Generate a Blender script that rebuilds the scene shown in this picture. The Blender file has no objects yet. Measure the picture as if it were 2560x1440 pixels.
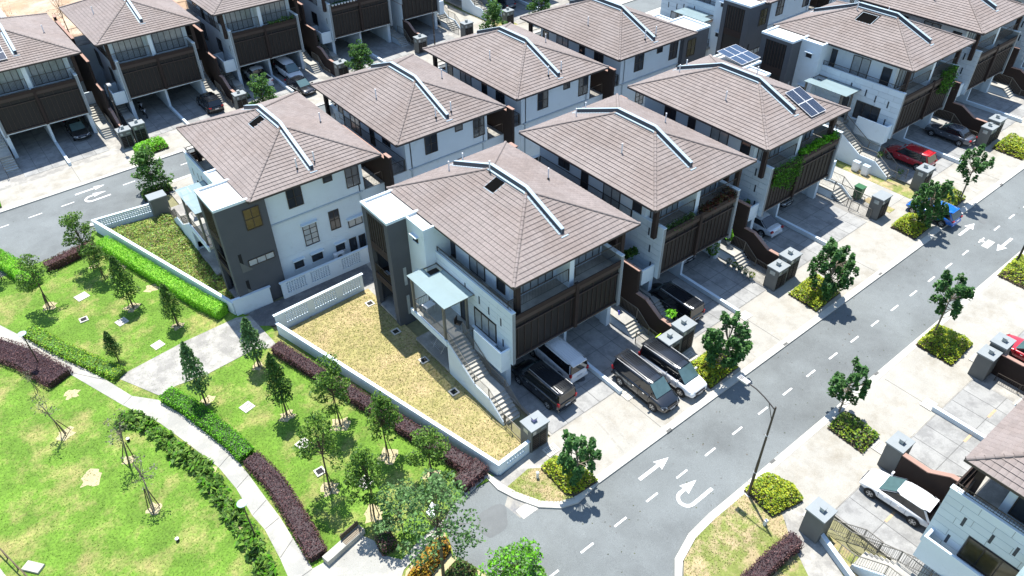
import bpy, bmesh, math, random
import numpy as np
from mathutils import Vector, Matrix
random.seed(7); RNG = np.random.default_rng(11)
SC = bpy.context.scene
COL = bpy.data.collections.new("scene"); SC.collection.children.link(COL)
# ---------------------------------------------------------------- camera, sky, sun, exposure
CAM_H = 39.0; S = 0.032; FPX = 1869.43
CM = np.array([[0.7844534305137796, -0.6201091313433108, -0.00987322540418313],
               [-0.3982723659728514, -0.4914934008065282, -0.7744761839243479],
               [0.47540712853043116, 0.6114727321706814, -0.6325260152390352]])
cam = bpy.data.cameras.new("camera"); co = bpy.data.objects.new("camera", cam); COL.objects.link(co)
cam.sensor_width = 36; cam.lens = FPX / 2560 * 36; cam.clip_start = 0.5; cam.clip_end = 3000
r, d, f = CM
co.matrix_world = Matrix(((r[0], -d[0], -f[0], 0), (r[1], -d[1], -f[1], 0), (r[2], -d[2], -f[2], CAM_H), (0, 0, 0, 1)))
SC.camera = co
SUN = Vector((1.22, 2.57, 7.8)).normalized()
W = bpy.data.worlds.new("World"); SC.world = W; W.use_nodes = True
nt = W.node_tree; sky = nt.nodes.new("ShaderNodeTexSky"); sky.sky_type = 'NISHITA'; sky.sun_disc = False
sky.sun_elevation = math.asin(SUN.z); sky.sun_rotation = math.atan2(SUN.x, SUN.y)
sky.air_density = 1.25; sky.dust_density = 0.3; sky.ozone_density = 2.2
nt.links.new(sky.outputs[0], nt.nodes["Background"].inputs[0]); nt.nodes["Background"].inputs[1].default_value = 0.118
sl = bpy.data.lights.new("sun", 'SUN'); sl.energy = 4.5; sl.angle = math.radians(0.5); sl.color = (1, 0.965, 0.9)
so = bpy.data.objects.new("sun", sl); COL.objects.link(so); so.rotation_euler = SUN.to_track_quat('Z', 'Y').to_euler()
SC.view_settings.view_transform = 'Standard'; SC.view_settings.look = 'None'; SC.view_settings.gamma = 1
SC.view_settings.exposure = 0.98
SC.render.engine = 'CYCLES'; SC.cycles.max_bounces = 6; SC.cycles.transparent_max_bounces = 6

def G(px, py, h=0.0):            # a photograph pixel -> the point of the sloping ground (plus h) it shows
    dv = CM.T @ np.array([(px - 1280) / FPX, (py - 720) / FPX, 1.0])
    t = (h - CAM_H) / (dv[2] - S * dv[0])
    return (float(dv[0] * t), float(dv[1] * t))
def gz(x): return S * x
# ---------------------------------------------------------------- materials
MC = {}
def mat(name, col, rough=0.8, var=0.12, scale=2.0, fine=0.08, fscale=40., bump=0.0, metal=0.0, island=0.0, spec=0.4,
        col2=None, c2scale=0.6, c2lo=0.45, c2hi=0.6, obj=0.0, trans=0.0, alpha=1.0, coat=0.0):
    if name in MC: return MC[name]
    m = bpy.data.materials.new(name); m.use_nodes = True; n = m.node_tree.nodes; l = m.node_tree.links
    b = n["Principled BSDF"]; b.inputs["Roughness"].default_value = rough; b.inputs["Metallic"].default_value = metal
    b.inputs["Specular IOR Level"].default_value = spec
    if coat: b.inputs["Coat Weight"].default_value = coat; b.inputs["Coat Roughness"].default_value = 0.03
    geo = n.new("ShaderNodeNewGeometry")
    def noise(s, det=4):
        t = n.new("ShaderNodeTexNoise"); t.inputs["Roughness"].default_value = .72 if det == 8 else .5; t.inputs["Scale"].default_value = s; t.inputs["Detail"].default_value = det
        l.new(geo.outputs["Position"], t.inputs["Vector"]); return t.outputs["Fac"]
    def math_(op, a, bb):
        t = n.new("ShaderNodeMath"); t.operation = op
        for i, x in enumerate((a, bb)):
            if isinstance(x, (int, float)): t.inputs[i].default_value = x
            else: l.new(x, t.inputs[i])
        return t.outputs[0]
    rgb = n.new("ShaderNodeRGB"); rgb.outputs[0].default_value = (*col, 1); base = rgb.outputs[0]
    if col2:
        rp = n.new("ShaderNodeMapRange"); rp.inputs[1].default_value = c2lo; rp.inputs[2].default_value = c2hi
        l.new(noise(c2scale, 8), rp.inputs[0])
        mx = n.new("ShaderNodeMix"); mx.data_type = 'RGBA'; mx.inputs[7].default_value = (*col2, 1)
        l.new(rp.outputs[0], mx.inputs[0]); l.new(base, mx.inputs[6]); base = mx.outputs[2]
    k = 1.0
    if var: k = math_('ADD', math_('MULTIPLY', math_('SUBTRACT', noise(scale), 0.5), 2.6 * var), 1.0)
    if fine: k = math_('MULTIPLY', k, math_('ADD', math_('MULTIPLY', math_('SUBTRACT', noise(fscale, 2), 0.5), 3 * fine), 1.0))
    if island: k = math_('MULTIPLY', k, math_('ADD', math_('MULTIPLY', math_('SUBTRACT', geo.outputs["Random Per Island"], 0.5), 2 * island), 1.0))
    if obj:
        oi = n.new("ShaderNodeObjectInfo")
        k = math_('MULTIPLY', k, math_('ADD', math_('MULTIPLY', math_('SUBTRACT', oi.outputs["Random"], 0.5), 2 * obj), 1.0))
    if not isinstance(k, float):
        vm = n.new("ShaderNodeVectorMath"); vm.operation = 'SCALE'; l.new(base, vm.inputs[0]); l.new(k, vm.inputs[3]); base = vm.outputs[0]
    l.new(base, b.inputs["Base Color"])
    if bump:
        bp = n.new("ShaderNodeBump"); bp.inputs["Strength"].default_value = bump; bp.inputs["Distance"].default_value = 0.02
        l.new(noise(fscale, 3), bp.inputs["Height"]); l.new(bp.outputs[0], b.inputs["Normal"])
    if alpha < 1:
        b.inputs["Alpha"].default_value = alpha
    if trans:
        tr = n.new("ShaderNodeBsdfTranslucent"); l.new(base, tr.inputs[0]); ms = n.new("ShaderNodeMixShader"); ms.inputs[0].default_value = trans
        l.new(b.outputs[0], ms.inputs[1]); l.new(tr.outputs[0], ms.inputs[2]); l.new(ms.outputs[0], n["Material Output"].inputs[0])
    MC[name] = m; return m

def leafmat(name, col): return mat(name, col, rough=0.5, var=0.25, scale=1.5, fine=0.0, island=0.35, trans=0.35, spec=0.3)
M = dict(
 asphalt=mat('asphalt', (.165, .18, .18), .9, .18, .3, .30, 26., .35, col2=(.125, .135, .135), c2scale=.16, c2lo=.42, c2hi=.64),
 apron=mat('apron_concrete', (.34, .325, .288), .9, .14, 1.2, .14, 16., .1, col2=(.245, .22, .175), c2scale=.42, c2lo=.48, c2hi=.72),
 path=mat('path_concrete', (.30, .295, .27), .9, .12, .8, .12, 25., .1, col2=(.42, .40, .35), c2scale=.5),
 oldpath=mat('old_concrete', (.26, .25, .23), .9, .2, 1.2, .14, 14., .1, col2=(.36, .345, .31), c2scale=.6),
 kerb=mat('kerb_concrete', (.50, .48, .43), .9, .12, 1.5, .06, 20.),
 slab=mat('driveway_concrete', (.29, .29, .28), .75, .14, .7, .10, 16., .1, obj=.09, col2=(.21, .21, .205), c2scale=.9),
 joint=mat('joint_dark', (.12, .12, .115), .9, .2),
 paint=mat('road_paint', (.74, .74, .72), .7, .10, 3., .10, 30., col2=(.42, .42, .41), c2scale=6., c2lo=.56, c2hi=.72),
 white=mat('white_render', (.62, .70, .75), .85, .05, .8, .04, 30., .05, col2=(.50, .56, .58), c2scale=.9, c2lo=.56, c2hi=.80),
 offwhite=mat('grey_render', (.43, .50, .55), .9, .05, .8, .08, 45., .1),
 clad=mat('stone_cladding', (.56, .64, .69), .8, .06, 1., .04, 30., island=.05, obj=.03),
 tower=mat('charcoal_render', (.085, .09, .1), .9, .08, 1., .12, 50., .1),
 brown=mat('brown_render', (.033, .021, .017), .9, .08, 1., .12, 50., .1),
 browncap=mat('brown_coping', (.32, .2, .16), .8, .08),
 screen=mat('screen_mesh', (.012, .011, .011), .6, .2, 3., .2, 30., island=.3),
 bronze=mat('bronze_metal', (.046, .032, .027), .5, .1, metal=.0, island=.2),
 rail=mat('rail_metal', (.045, .036, .03), .45, .1),
 raillt=mat('rail_grey', (.15, .14, .12), .5, .1),
 tile=mat('roof_tile', (.215, .180, .166), .75, .09, .30, .14, 22., .1, island=.09, obj=.07, col2=(.19, .153, .137), c2scale=.25),
 deck=mat('roof_underlay', (.035, .026, .022), .9, .1),
 fascia=mat('gutter_dark', (.05, .042, .04), .6, .1),
 flash=mat('pale_flashing', (.33, .42, .48), .6, .05, 1.),
 navy=mat('dark_flashing', (.03, .042, .06), .5, .1),
 glass=mat('window_glass', (.03, .036, .045), .06, .1, 1., 0, spec=.8),
 curtain=mat('curtained_glass', (.33, .36, .37), .12, .25, 2.5, .05, 12., spec=.7),
 amber=mat('amber_glass', (.06, .048, .018), .15, .4, 2.5, .2, 6., spec=.7),
 canopy=mat('frosted_glass', (.33, .43, .45), .15, .06, 1.5, .02, 30., spec=.7, alpha=.58),
 slabtop=mat('flat_roof', (.55, .545, .52), .85, .10, .8, .04, 20., col2=(.50, .48, .42), c2scale=.5, c2lo=.6, c2hi=.8),
 boxgrey=mat('gate_box_grey', (.13, .135, .13), .8, .1, 1.5, .08, 30.),
 boxtop=mat('gate_box_slab', (.24, .265, .275), .7, .08),
 lantern=mat('lantern_glass', (.3, .34, .33), .1, .2, 3., spec=.8),
 dark=mat('near_black', (.012, .012, .013), .8, .1),
 steel=mat('galvanised', (.5, .5, .5), .4, .1, metal=.4),
 pvc=mat('white_pipe', (.7, .71, .72), .5, .04),
 solar=mat('solar_cell', (.012, .022, .05), .15, .1, 3., spec=.7, coat=.5),
 solarlt=mat('solar_cell_pale', (.02, .05, .11), .15, .1, 3., spec=.7, coat=.5),
 bark=mat('bark', (.10, .075, .05), .9, .2, 6., .2, 30.),
 palebark=mat('pale_bark', (.24, .2, .15), .9, .2, 6., .2, 30.),
 soil=mat('soil', (.09, .065, .045), .95, .3, 2., .2, 20., .3),
 redsoil=mat('bare_orange_soil', (.36, .24, .15), .95, .3, .5, .2, 8., .3, col2=(.44, .35, .26), c2scale=.2),
 lawn=mat('park_lawn', (.105, .20, .020), .95, .35, .55, .45, 7., .5, col2=(.28, .255, .09), c2scale=.30, c2lo=.49, c2hi=.66),
 lawnA=mat('dry_lawn', (.27, .24, .095), .95, .25, 1.3, .40, 5., .5, col2=(.38, .29, .155), c2scale=.30, c2lo=.40, c2hi=.66),
 lawnB=mat('verge_grass', (.17, .2, .05), .95, .3, .9, .3, 8., .5, col2=(.34, .27, .15), c2scale=.7, c2lo=.44, c2hi=.56),
 base=mat('ground_soil', (.2, .19, .1), .95, .3, .2, .2, 4.),
 bare=mat('bare_patch', (.40, .34, .20), .95, .2, 2., .2, 12., .3),
 tyre=mat('tyre', (.015, .015, .016), .8, .1),
 rim=mat('alloy', (.5, .5, .5), .3, .05, metal=.6),
 carglass=mat('car_glass', (.012, .014, .017), .05, 0, 1, 0, spec=.9),
 windscreen=mat('windscreen', (.07, .125, .13), .06, .2, 3., 0, spec=.9),
 lampred=mat('tail_lamp', (.35, .015, .02), .2, 0, 1, 0), lampwhite=mat('head_lamp', (.6, .62, .65), .1, 0, 1, 0),
 plate=mat('number_plate', (.5, .5, .5), .5, 0, 1, 0),
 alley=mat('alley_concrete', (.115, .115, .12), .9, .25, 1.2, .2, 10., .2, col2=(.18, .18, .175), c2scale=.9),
 void_shade=mat('roof_void_shade', (.006, .006, .006), 1.0, .1, spec=0.0),  # matt black that paints the shade inside the roof opening
 lanternp=mat('purple_lantern', (.32, .28, .52), .2, .2, 3., spec=.6),
 rust=mat('rust_stain', (.45, .32, .2), .9, .2, 4., .2, 20.),
 stain=mat('oil_stain', (.10, .10, .105), .7, .2, 3.),
)
LG = [leafmat('leaf_mid', (.085, .18, .028)), leafmat('leaf_light', (.16, .28, .04)), leafmat('leaf_dark', (.038, .095, .018))]
LD = [leafmat('leaf_deep', (.06, .16, .04)), leafmat('leaf_deep_mid', (.095, .22, .05)), leafmat('leaf_deep_dark', (.035, .10, .028))]
LY = [leafmat('leaf_lime', (.40, .44, .03)), leafmat('leaf_lime_green', (.27, .38, .03)), leafmat('leaf_lime_dark', (.12, .2, .025))]
LB = [leafmat('leaf_bright', (.16, .46, .02)), leafmat('leaf_bright_mid', (.11, .34, .015)), leafmat('leaf_bright_light', (.25, .52, .04))]
LM = [leafmat('leaf_maroon', (.11, .055, .06)), leafmat('leaf_maroon_red', (.17, .085, .08)), leafmat('leaf_maroon_dark', (.05, .027, .033))]
LO = [leafmat('leaf_orange', (.38, .17, .02)), leafmat('leaf_gold', (.42, .30, .03)), leafmat('leaf_olive', (.07, .06, .018))]
LP = [leafmat('leaf_pale', (.16, .29, .10)), leafmat('leaf_pale_mid', (.10, .2, .06)), leafmat('leaf_pale_dark', (.05, .1, .04))]
LR = [leafmat('leaf_red', (.12, .035, .02)), leafmat('leaf_red_green', (.06, .07, .02)), leafmat('leaf_red_dark', (.04, .018, .012))]
LW = [leafmat('weed_green', (.20, .36, .07)), leafmat('weed_yellow', (.40, .45, .10)), leafmat('weed_brown', (.24, .18, .10))]
LS = [leafmat('leaf_silver', (.24, .25, .18)), leafmat('leaf_silver_green', (.12, .14, .07)), leafmat('leaf_silver_dark', (.05, .06, .03))]
GR = [leafmat('grass_green', (.115, .24, .02)), leafmat('grass_yellow', (.22, .29, .045)), leafmat('grass_straw', (.34, .28, .13))]
# ---------------------------------------------------------------- mesh helpers
class MB:
    def __init__(s): s.v = []; s.f = []
    def add(s, vs, fs):
        o = len(s.v); s.v += [tuple(p) for p in vs]; s.f += [tuple(o + i for i in q) for q in fs]; return s
    def box(s, x0, x1, y0, y1, z0, z1):
        if x0 > x1: x0, x1 = x1, x0
        if y0 > y1: y0, y1 = y1, y0
        return s.add([(x0, y0, z0), (x1, y0, z0), (x1, y1, z0), (x0, y1, z0), (x0, y0, z1), (x1, y0, z1), (x1, y1, z1), (x0, y1, z1)],
                     [(0, 3, 2, 1), (4, 5, 6, 7), (0, 1, 5, 4), (1, 2, 6, 5), (2, 3, 7, 6), (3, 0, 4, 7)])
    def prism(s, poly, z0, z1):          # polygon in plan
        n = len(poly)
        a = sum(poly[i][0] * poly[(i + 1) % n][1] - poly[(i + 1) % n][0] * poly[i][1] for i in range(n))
        if a < 0: poly = poly[::-1]
        z = lambda q, h: h(q) if callable(h) else h
        return s.add([(p[0], p[1], z(p, z0)) for p in poly] + [(p[0], p[1], z(p, z1)) for p in poly],
                     [tuple(range(n))[::-1], tuple(range(n, 2 * n))] + [(i, (i + 1) % n, n + (i + 1) % n, n + i) for i in range(n)])
    def side(s, poly, x0, x1):           # polygon in (y,z), extruded along x
        n = len(poly)
        if x0 > x1: x0, x1 = x1, x0
        a = sum(poly[i][0] * poly[(i + 1) % n][1] - poly[(i + 1) % n][0] * poly[i][1] for i in range(n))
        if a < 0: poly = poly[::-1]
        return s.add([(x0, p[0], p[1]) for p in poly] + [(x1, p[0], p[1]) for p in poly],
                     [tuple(range(n))[::-1], tuple(range(n, 2 * n))] + [(i, (i + 1) % n, n + (i + 1) % n, n + i) for i in range(n)])
    def tube(s, p, q, r0, r1=None, n=6):
        r1 = r0 if r1 is None else r1; p = Vector(p); q = Vector(q); d = (q - p).normalized()
        a = d.orthogonal().normalized(); b = d.cross(a)
        vs = [p + (a * math.cos(t) + b * math.sin(t)) * r0 for t in [2 * math.pi * i / n for i in range(n)]]
        vs += [q + (a * math.cos(t) + b * math.sin(t)) * r1 for t in [2 * math.pi * i / n for i in range(n)]]
        return s.add(vs, [(i, (i + 1) % n, n + (i + 1) % n, n + i) for i in range(n)] + [tuple(range(n))[::-1], tuple(range(n, 2 * n))])
    def quad(s, a, b, c, d): return s.add([a, b, c, d], [(0, 1, 2, 3)])
    def mesh(s, name):
        me = bpy.data.meshes.new(name); me.from_pydata(s.v, [], s.f); me.validate(); me.update(); return me
    def build(s, name, m, parent=None, smooth=False):
        me = s.mesh(name); me.materials.append(m); o = bpy.data.objects.new(name, me); COL.objects.link(o)
        if parent: o.parent = parent
        if smooth:
            for p in me.polygons: p.use_smooth = True
        return o
def tag(o, label=None, cat=None, group=None, kind=None):
    if label: o['label'] = label
    if cat: o['category'] = cat
    if group: o['group'] = group
    if kind: o['kind'] = kind
    return o
def thing(name, label, cat, loc=(0, 0, 0), rz=0, group=None):
    o = bpy.data.objects.new(name, None); COL.objects.link(o); o.location = loc; o.rotation_euler = (0, 0, rz); o.empty_display_size = .3
    return tag(o, label, cat, group)
def copy_tree(o, parent=None):
    c = o.copy(); COL.objects.link(c); c.parent = parent
    for ch in list(o.children): copy_tree(ch, c)
    return c
def struct(name, mb, m, dz=0.0, shear=True, parent=None):
    if shear: mb.v = [(x, y, z + S * x + dz) for x, y, z in mb.v]
    o = mb.build(name, m, parent)
    if not parent: o['kind'] = 'structure'
    return o
def B(name, m, parent, *a): return MB().box(*a).build(name, m, parent)
UNIT = {}
def ubox(name, m, parent, x0, x1, y0, y1, z0, z1):      # shares one cube mesh per material
    k = m.name
    if k not in UNIT:
        me = MB().box(-.5, .5, -.5, .5, -.5, .5).mesh('block_' + k); me.materials.append(m); UNIT[k] = me
    o = bpy.data.objects.new(name, UNIT[k]); COL.objects.link(o); o.parent = parent
    o.location = ((x0 + x1) / 2, (y0 + y1) / 2, (z0 + z1) / 2); o.scale = (abs(x1 - x0), abs(y1 - y0), abs(z1 - z0)); return o
def poly_sheet(name, pts, m, h, thick=.0, parent=None):
    mb = MB()
    if thick: mb.prism(pts, h - thick, h)
    else:
        a = sum(pts[i][0] * pts[(i + 1) % len(pts)][1] - pts[(i + 1) % len(pts)][0] * pts[i][1] for i in range(len(pts)))
        if a < 0: pts = pts[::-1]
        mb.add([(p[0], p[1], h) for p in pts], [tuple(range(len(pts)))])
    return struct(name, mb, m, parent=parent)
# ---------------------------------------------------------------- foliage helpers
def leaf_obj(name, P, size, mats, parent=None, up=0.6, out=None, aspect=.55, kind=None, upright=False):
    P = np.asarray(P, float); n = len(P); size = np.broadcast_to(size, (n,)) * RNG.uniform(.75, 1.3, n)
    N = RNG.normal(size=(n, 3)); N[:, 2] = np.abs(N[:, 2]) + up
    if out is not None: N += out * 1.0
    N /= np.linalg.norm(N, axis=1)[:, None]
    R_ = RNG.normal(size=(n, 3))
    if upright: A = np.stack([R_[:, 0] * .35, R_[:, 1] * .35, np.ones(n)], 1)
    else: A = np.cross(N, R_)
    A /= np.linalg.norm(A, axis=1)[:, None]; Bv = np.cross(N, A); Bv /= np.maximum(np.linalg.norm(Bv, axis=1)[:, None], 1e-6)
    a = A * size[:, None] * .5; b = Bv * (size * aspect)[:, None] * .5; lift = N * (size * .08)[:, None]
    V = np.stack([P - a - lift, P + b - a * .1, P + a - lift, P - b - a * .1], 1).reshape(-1, 3)
    me = bpy.data.meshes.new(name); me.vertices.add(4 * n); me.vertices.foreach_set("co", V.ravel())
    me.loops.add(4 * n); me.loops.foreach_set("vertex_index", np.arange(4 * n))
    me.polygons.add(n); me.polygons.foreach_set("loop_start", np.arange(0, 4 * n, 4)); me.polygons.foreach_set("loop_total", np.full(n, 4))
    for m in mats: me.materials.append(m)
    me.polygons.foreach_set("material_index", RNG.choice(len(mats), n, p=[.45, .35, .2][:len(mats)] if len(mats) == 3 else None))
    me.update(); me.validate()
    o = bpy.data.objects.new(name, me); COL.objects.link(o)
    if parent: o.parent = parent
    if kind: o['kind'] = kind
    return o
def blob(c, r, n, sq=(1, 1, 1)):
    d = RNG.normal(size=(n, 3)); d /= np.linalg.norm(d, axis=1)[:, None]
    return np.array(c) + d * (r * RNG.uniform(.55, 1.05, n) ** .6)[:, None] * np.array(sq)
def inside(pts, x, y):
    c = False; n = len(pts)
    for i in range(n):
        x1, y1 = pts[i]; x2, y2 = pts[(i + 1) % n]
        if (y1 > y) != (y2 > y) and x < (x2 - x1) * (y - y1) / (y2 - y1) + x1: c = not c
    return c
def scatter(pts, n):
    a = np.array(pts); lo = a.min(0); hi = a.max(0)
    Q = RNG.uniform(lo, hi, (n, 2)); x, y = Q[:, 0], Q[:, 1]; c = np.zeros(n, bool); m = len(pts)
    for i in range(m):
        x1, y1 = pts[i]; x2, y2 = pts[(i + 1) % m]
        if y1 == y2: continue
        k = ((y1 > y) != (y2 > y)) & (x < (x2 - x1) * (y - y1) / (y2 - y1) + x1); c ^= k
    return Q[c]
def offset_line(pts, w):
    L = []; R_ = []
    for i, p in enumerate(pts):
        a = Vector(pts[max(i - 1, 0)]); b = Vector(pts[min(i + 1, len(pts) - 1)]); t = (b - a).normalized(); nrm = Vector((-t.y, t.x))
        L.append((p[0] + nrm.x * w / 2, p[1] + nrm.y * w / 2)); R_.append((p[0] - nrm.x * w / 2, p[1] - nrm.y * w / 2))
    return L + R_[::-1]
def hedge(label, pts, w, h, mats, size=.11, dens=170, name='hedge', group=None, core=None):
    x0, y0 = pts[0]; t = thing(name, label, 'hedge', (x0, y0, gz(x0)), 0, group)
    line = []
    for i in range(len(pts) - 1):
        L = math.dist(pts[i], pts[i + 1]); k = max(1, int(L / .6))
        line += [(pts[i][0] + (pts[i + 1][0] - pts[i][0]) * j / k, pts[i][1] + (pts[i + 1][1] - pts[i][1]) * j / k) for j in range(k)]
    line.append(pts[-1]); poly = offset_line(line, w); inner = offset_line(line, w * .8)
    mb = MB().prism([(p[0] - x0, p[1] - y0) for p in inner], lambda q: S * q[0], lambda q: S * q[0] + h * .88); mb.build('branch_core', core or mats[2], t)
    Q = scatter(poly, int((max(p[0] for p in poly) - min(p[0] for p in poly)) * (max(p[1] for p in poly) - min(p[1] for p in poly)) * dens * 1.1))
    zt = h + .05 * np.sin(Q[:, 0] * 3.1) * np.sin(Q[:, 1] * 2.3) + RNG.normal(size=len(Q)) * .035
    P = [np.stack([Q[:, 0] - x0, Q[:, 1] - y0, zt + S * (Q[:, 0] - x0)], 1)]
    n = len(poly)
    for i in range(n):
        a, b = poly[i], poly[(i + 1) % n]; L = math.dist(a, b); k = int(L * h * dens * .8)
        if k < 1: continue
        u = RNG.uniform(0, 1, k); z = RNG.uniform(.03, h, k); jit = RNG.normal(size=(k, 2)) * .04
        P.append(np.stack([a[0] + (b[0] - a[0]) * u - x0 + jit[:, 0], a[1] + (b[1] - a[1]) * u - y0 + jit[:, 1], z + S * (a[0] - x0)], 1))
    leaf_obj('foliage', np.concatenate(P), size, mats, t); return t
def shrub(label, pts, h, mats, n=900, size=.15, lumps=9, name='shrub_bed', cat='shrub', group=None, soil=True):
    cx = sum(p[0] for p in pts) / len(pts); cy = sum(p[1] for p in pts) / len(pts)
    t = thing(name, label, cat, (cx, cy, gz(cx)), 0, group); L = [(p[0] - cx, p[1] - cy) for p in pts]
    if soil: MB().prism(L, lambda q: S * q[0] - .03, lambda q: S * q[0] + .05).build('soil_bed', M['soil'], t)
    n = int(n * 1.5); Q = scatter(L, n * 3)[:n]
    A = np.array(L); lumpc = scatter(L, 200)[:lumps]
    dd = np.min(np.linalg.norm(Q[:, None] - lumpc[None], axis=2), axis=1) if len(lumpc) else np.zeros(len(Q))
    edge = np.array([min(np.linalg.norm(q - (A[i] + np.clip(np.dot(q - A[i], A[(i + 1) % len(A)] - A[i]) / max(np.dot(A[(i + 1) % len(A)] - A[i], A[(i + 1) % len(A)] - A[i]), 1e-6), 0, 1) * (A[(i + 1) % len(A)] - A[i]))) for i in range(len(A))) for q in Q])
    top = h * np.clip(1.08 - .28 * dd, .6, 1.08) * np.clip(.35 + edge * 1.6, 0, 1)
    z = top * (1 - .5 * RNG.uniform(0, 1, len(Q)) ** 2.2)
    leaf_obj('foliage', np.stack([Q[:, 0], Q[:, 1], z + S * Q[:, 0]], 1), size, mats, t, up=1.3, aspect=.7); return t
def stakes(t, h=1.5, n=3, r=.32):
    for i in range(n):
        a = 2 * math.pi * i / n + .4
        MB().tube((math.cos(a) * r, math.sin(a) * r, -.05), (math.cos(a) * .06, math.sin(a) * .06, h), .028, .025, 5).build('stake', M['bark'], t)
def tree_conical(h=5.2, r=1.05, trunk=1.5, mats=LG, n=2600, seed=0, size=.17):
    t = thing('young_tree', '', 'tree')
    MB().tube((0, 0, -.1), (0, 0, trunk), .07, .055, 7).tube((0, 0, trunk), (.04, 0, h * .9), .055, .015, 6).build('trunk', M['bark'], t)
    stakes(t)
    u = RNG.uniform(0, 1, n) ** .85; th = RNG.uniform(0, 2 * math.pi, n); rr = r * (1 - u) ** .62 * np.minimum(1, .55 + u * 4) * (1 + .16 * np.sin(th * 3 + u * 17) + .1 * np.sin(th * 5 - u * 9))
    q = RNG.uniform(0, 1, n) ** .38 * rr; P = np.stack([np.cos(th) * q, np.sin(th) * q, trunk - .25 + u * (h - trunk) + RNG.normal(size=n) * .07], 1)
    out = np.stack([np.cos(th), np.sin(th), np.zeros(n)], 1)
    leaf_obj('crown', P, size, mats, t, out=out); return t
def tree_airy(h=4.8, r=1.5, trunk=2.3, mats=LG, clusters=26, per=52, size=.15, bark='bark', flat=.75, rc=.42, st=3, name='young_tree', spread=1.0):
    t = thing(name, '', 'tree'); mb = MB(); k = Vector((RNG.uniform(-.12, .12), RNG.uniform(-.12, .12), trunk))
    mb.tube((0, 0, -.1), k, .06 * h / 4.8, .045 * h / 4.8, 7); P = []
    for i in range(clusters):
        a = RNG.uniform(0, 6.283); f_ = (i * .618 + .13) % 1.0; z = trunk - .25 + (h - trunk) * (f_ * 1.05)
        q = r * spread * math.sqrt(RNG.uniform(.08, 1)) * (1 - .62 * f_ ** 1.6) * (1.0 if f_ > .12 else .85)
        c = Vector((math.cos(a) * q, math.sin(a) * q, z)); c += Vector(RNG.normal(size=3) * .1)
        b0 = k.lerp(Vector((0, 0, h * .75)), RNG.uniform(0, .7)); mid = b0.lerp(c, .55) + Vector((0, 0, -.08))
        mb.tube(b0, mid, .022, .016, 4).tube(mid, c, .016, .006, 4)
        P.append(blob(c, rc * RNG.uniform(.7, 1.25), int(per * RNG.uniform(.6, 1.3)), (1, 1, .6)))
    mb.tube(k, (0, 0, h * .8), .045, .015, 5); mb.build('trunk', M[bark], t); leaf_obj('crown', np.concatenate(P), size, mats, t)
    if st: stakes(t, 1.4, st)
    return t
def tree_rosette(h=4.6, r=1.3, trunk=1.0, n=24, mats=LD, size=.26):
    t = thing('street_tree', '', 'tree'); mb = MB(); mb.tube((0, 0, -.1), (0, 0, trunk + .5), .075, .055, 8); P = []; O = []; k = Vector((0, 0, trunk + .4))
    for i in range(n):
        a = i * 1.93 + RNG.uniform(-.5, .5); f = RNG.uniform(0, 1) ** .9; z = trunk + .35 + (h - trunk - .5) * f
        q = r * math.sqrt(RNG.uniform(.12, 1)) * (1 - .45 * abs(f - .45) * 1.6); c = Vector((math.cos(a) * q, math.sin(a) * q, z))
        b0 = Vector((0, 0, max(.6, min(z - .7, h * .62)))); mid = b0.lerp(c, .6) - Vector((0, 0, .14))
        mb.tube(b0, mid, .03, .022, 5).tube(mid, c, .022, .014, 5)
        for lay in range(5):
            m_ = 9; th = RNG.uniform(0, 2 * math.pi, m_); rad = .18 - .02 * lay; zz = c.z - .24 + lay * .13
            P += [(c.x + math.cos(x) * rad, c.y + math.sin(x) * rad, zz + RNG.uniform(-.04, .04)) for x in th]
            O += [(math.cos(x) * .5, math.sin(x) * .5, .5) for x in th]
    mb.tube((0, 0, trunk), (0, 0, h * .62), .05, .03, 6)
    mb.build('trunk', M['palebark'], t); leaf_obj('crown', np.array(P), size, mats, t, out=np.array(O), aspect=.62); return t
def place(proto, x, y, rz=0, sc=1.0, label=None, group=None, first=False, lean=(0, 0)):
    o = proto if first else copy_tree(proto)
    o.location = (x, y, gz(x)); o.rotation_euler = (lean[0], lean[1], rz); o.scale = (sc, sc, sc) if isinstance(sc, float) else sc
    if label: o['label'] = label
    if group: o['group'] = group
    elif 'group' in o: del o['group']
    return o
# ---------------------------------------------------------------- ground, roads, paths
def gp(*pix): return [G(*p) for p in pix]
poly_sheet('ground', [(-400, -400), (700, -400), (700, 700), (-400, 700)], M['base'], -.16)
poly_sheet('road', [(4, -40), (22, -40), (21, 8), (24, 11), (150, 11), (150, 20.5), (22, 20.5), (18, 24.5), (10, 24.5)], M['asphalt'], -.10)
road2 = poly_sheet('road', [(-40, 64.3), (5.4, 64.3), (12, 70), (150, 69.5), (150, 78.6), (-40, 79.2)], M['asphalt'], -.10)
def ky2n(x): return 72.0 - .012 * x
def ky2f(x): return 77.5 - .02 * x
# aprons of pale concrete in front of every row
poly_sheet('apron', [(19.6, 19.1), (150, 19.1), (150, 23.5), (19.4, 23.5)], M['apron'], .0, .12)
poly_sheet('apron', [(27.2, 12.75), (150, 12.75), (150, 8.7), (28.0, 8.7)], M['apron'], .0, .12)
poly_sheet('apron', [(12.2, ky2n(12) - .1), (150, ky2n(150) - .1), (150, 66.5), (12.2, 67.2)], M['apron'], .0, .12)
poly_sheet('apron', [(-30, ky2f(-30) + .2), (150, ky2f(150) + .2), (150, 78.6), (58, 80.2), (-30, 82.4)], M['apron'], .0, .12)
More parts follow.
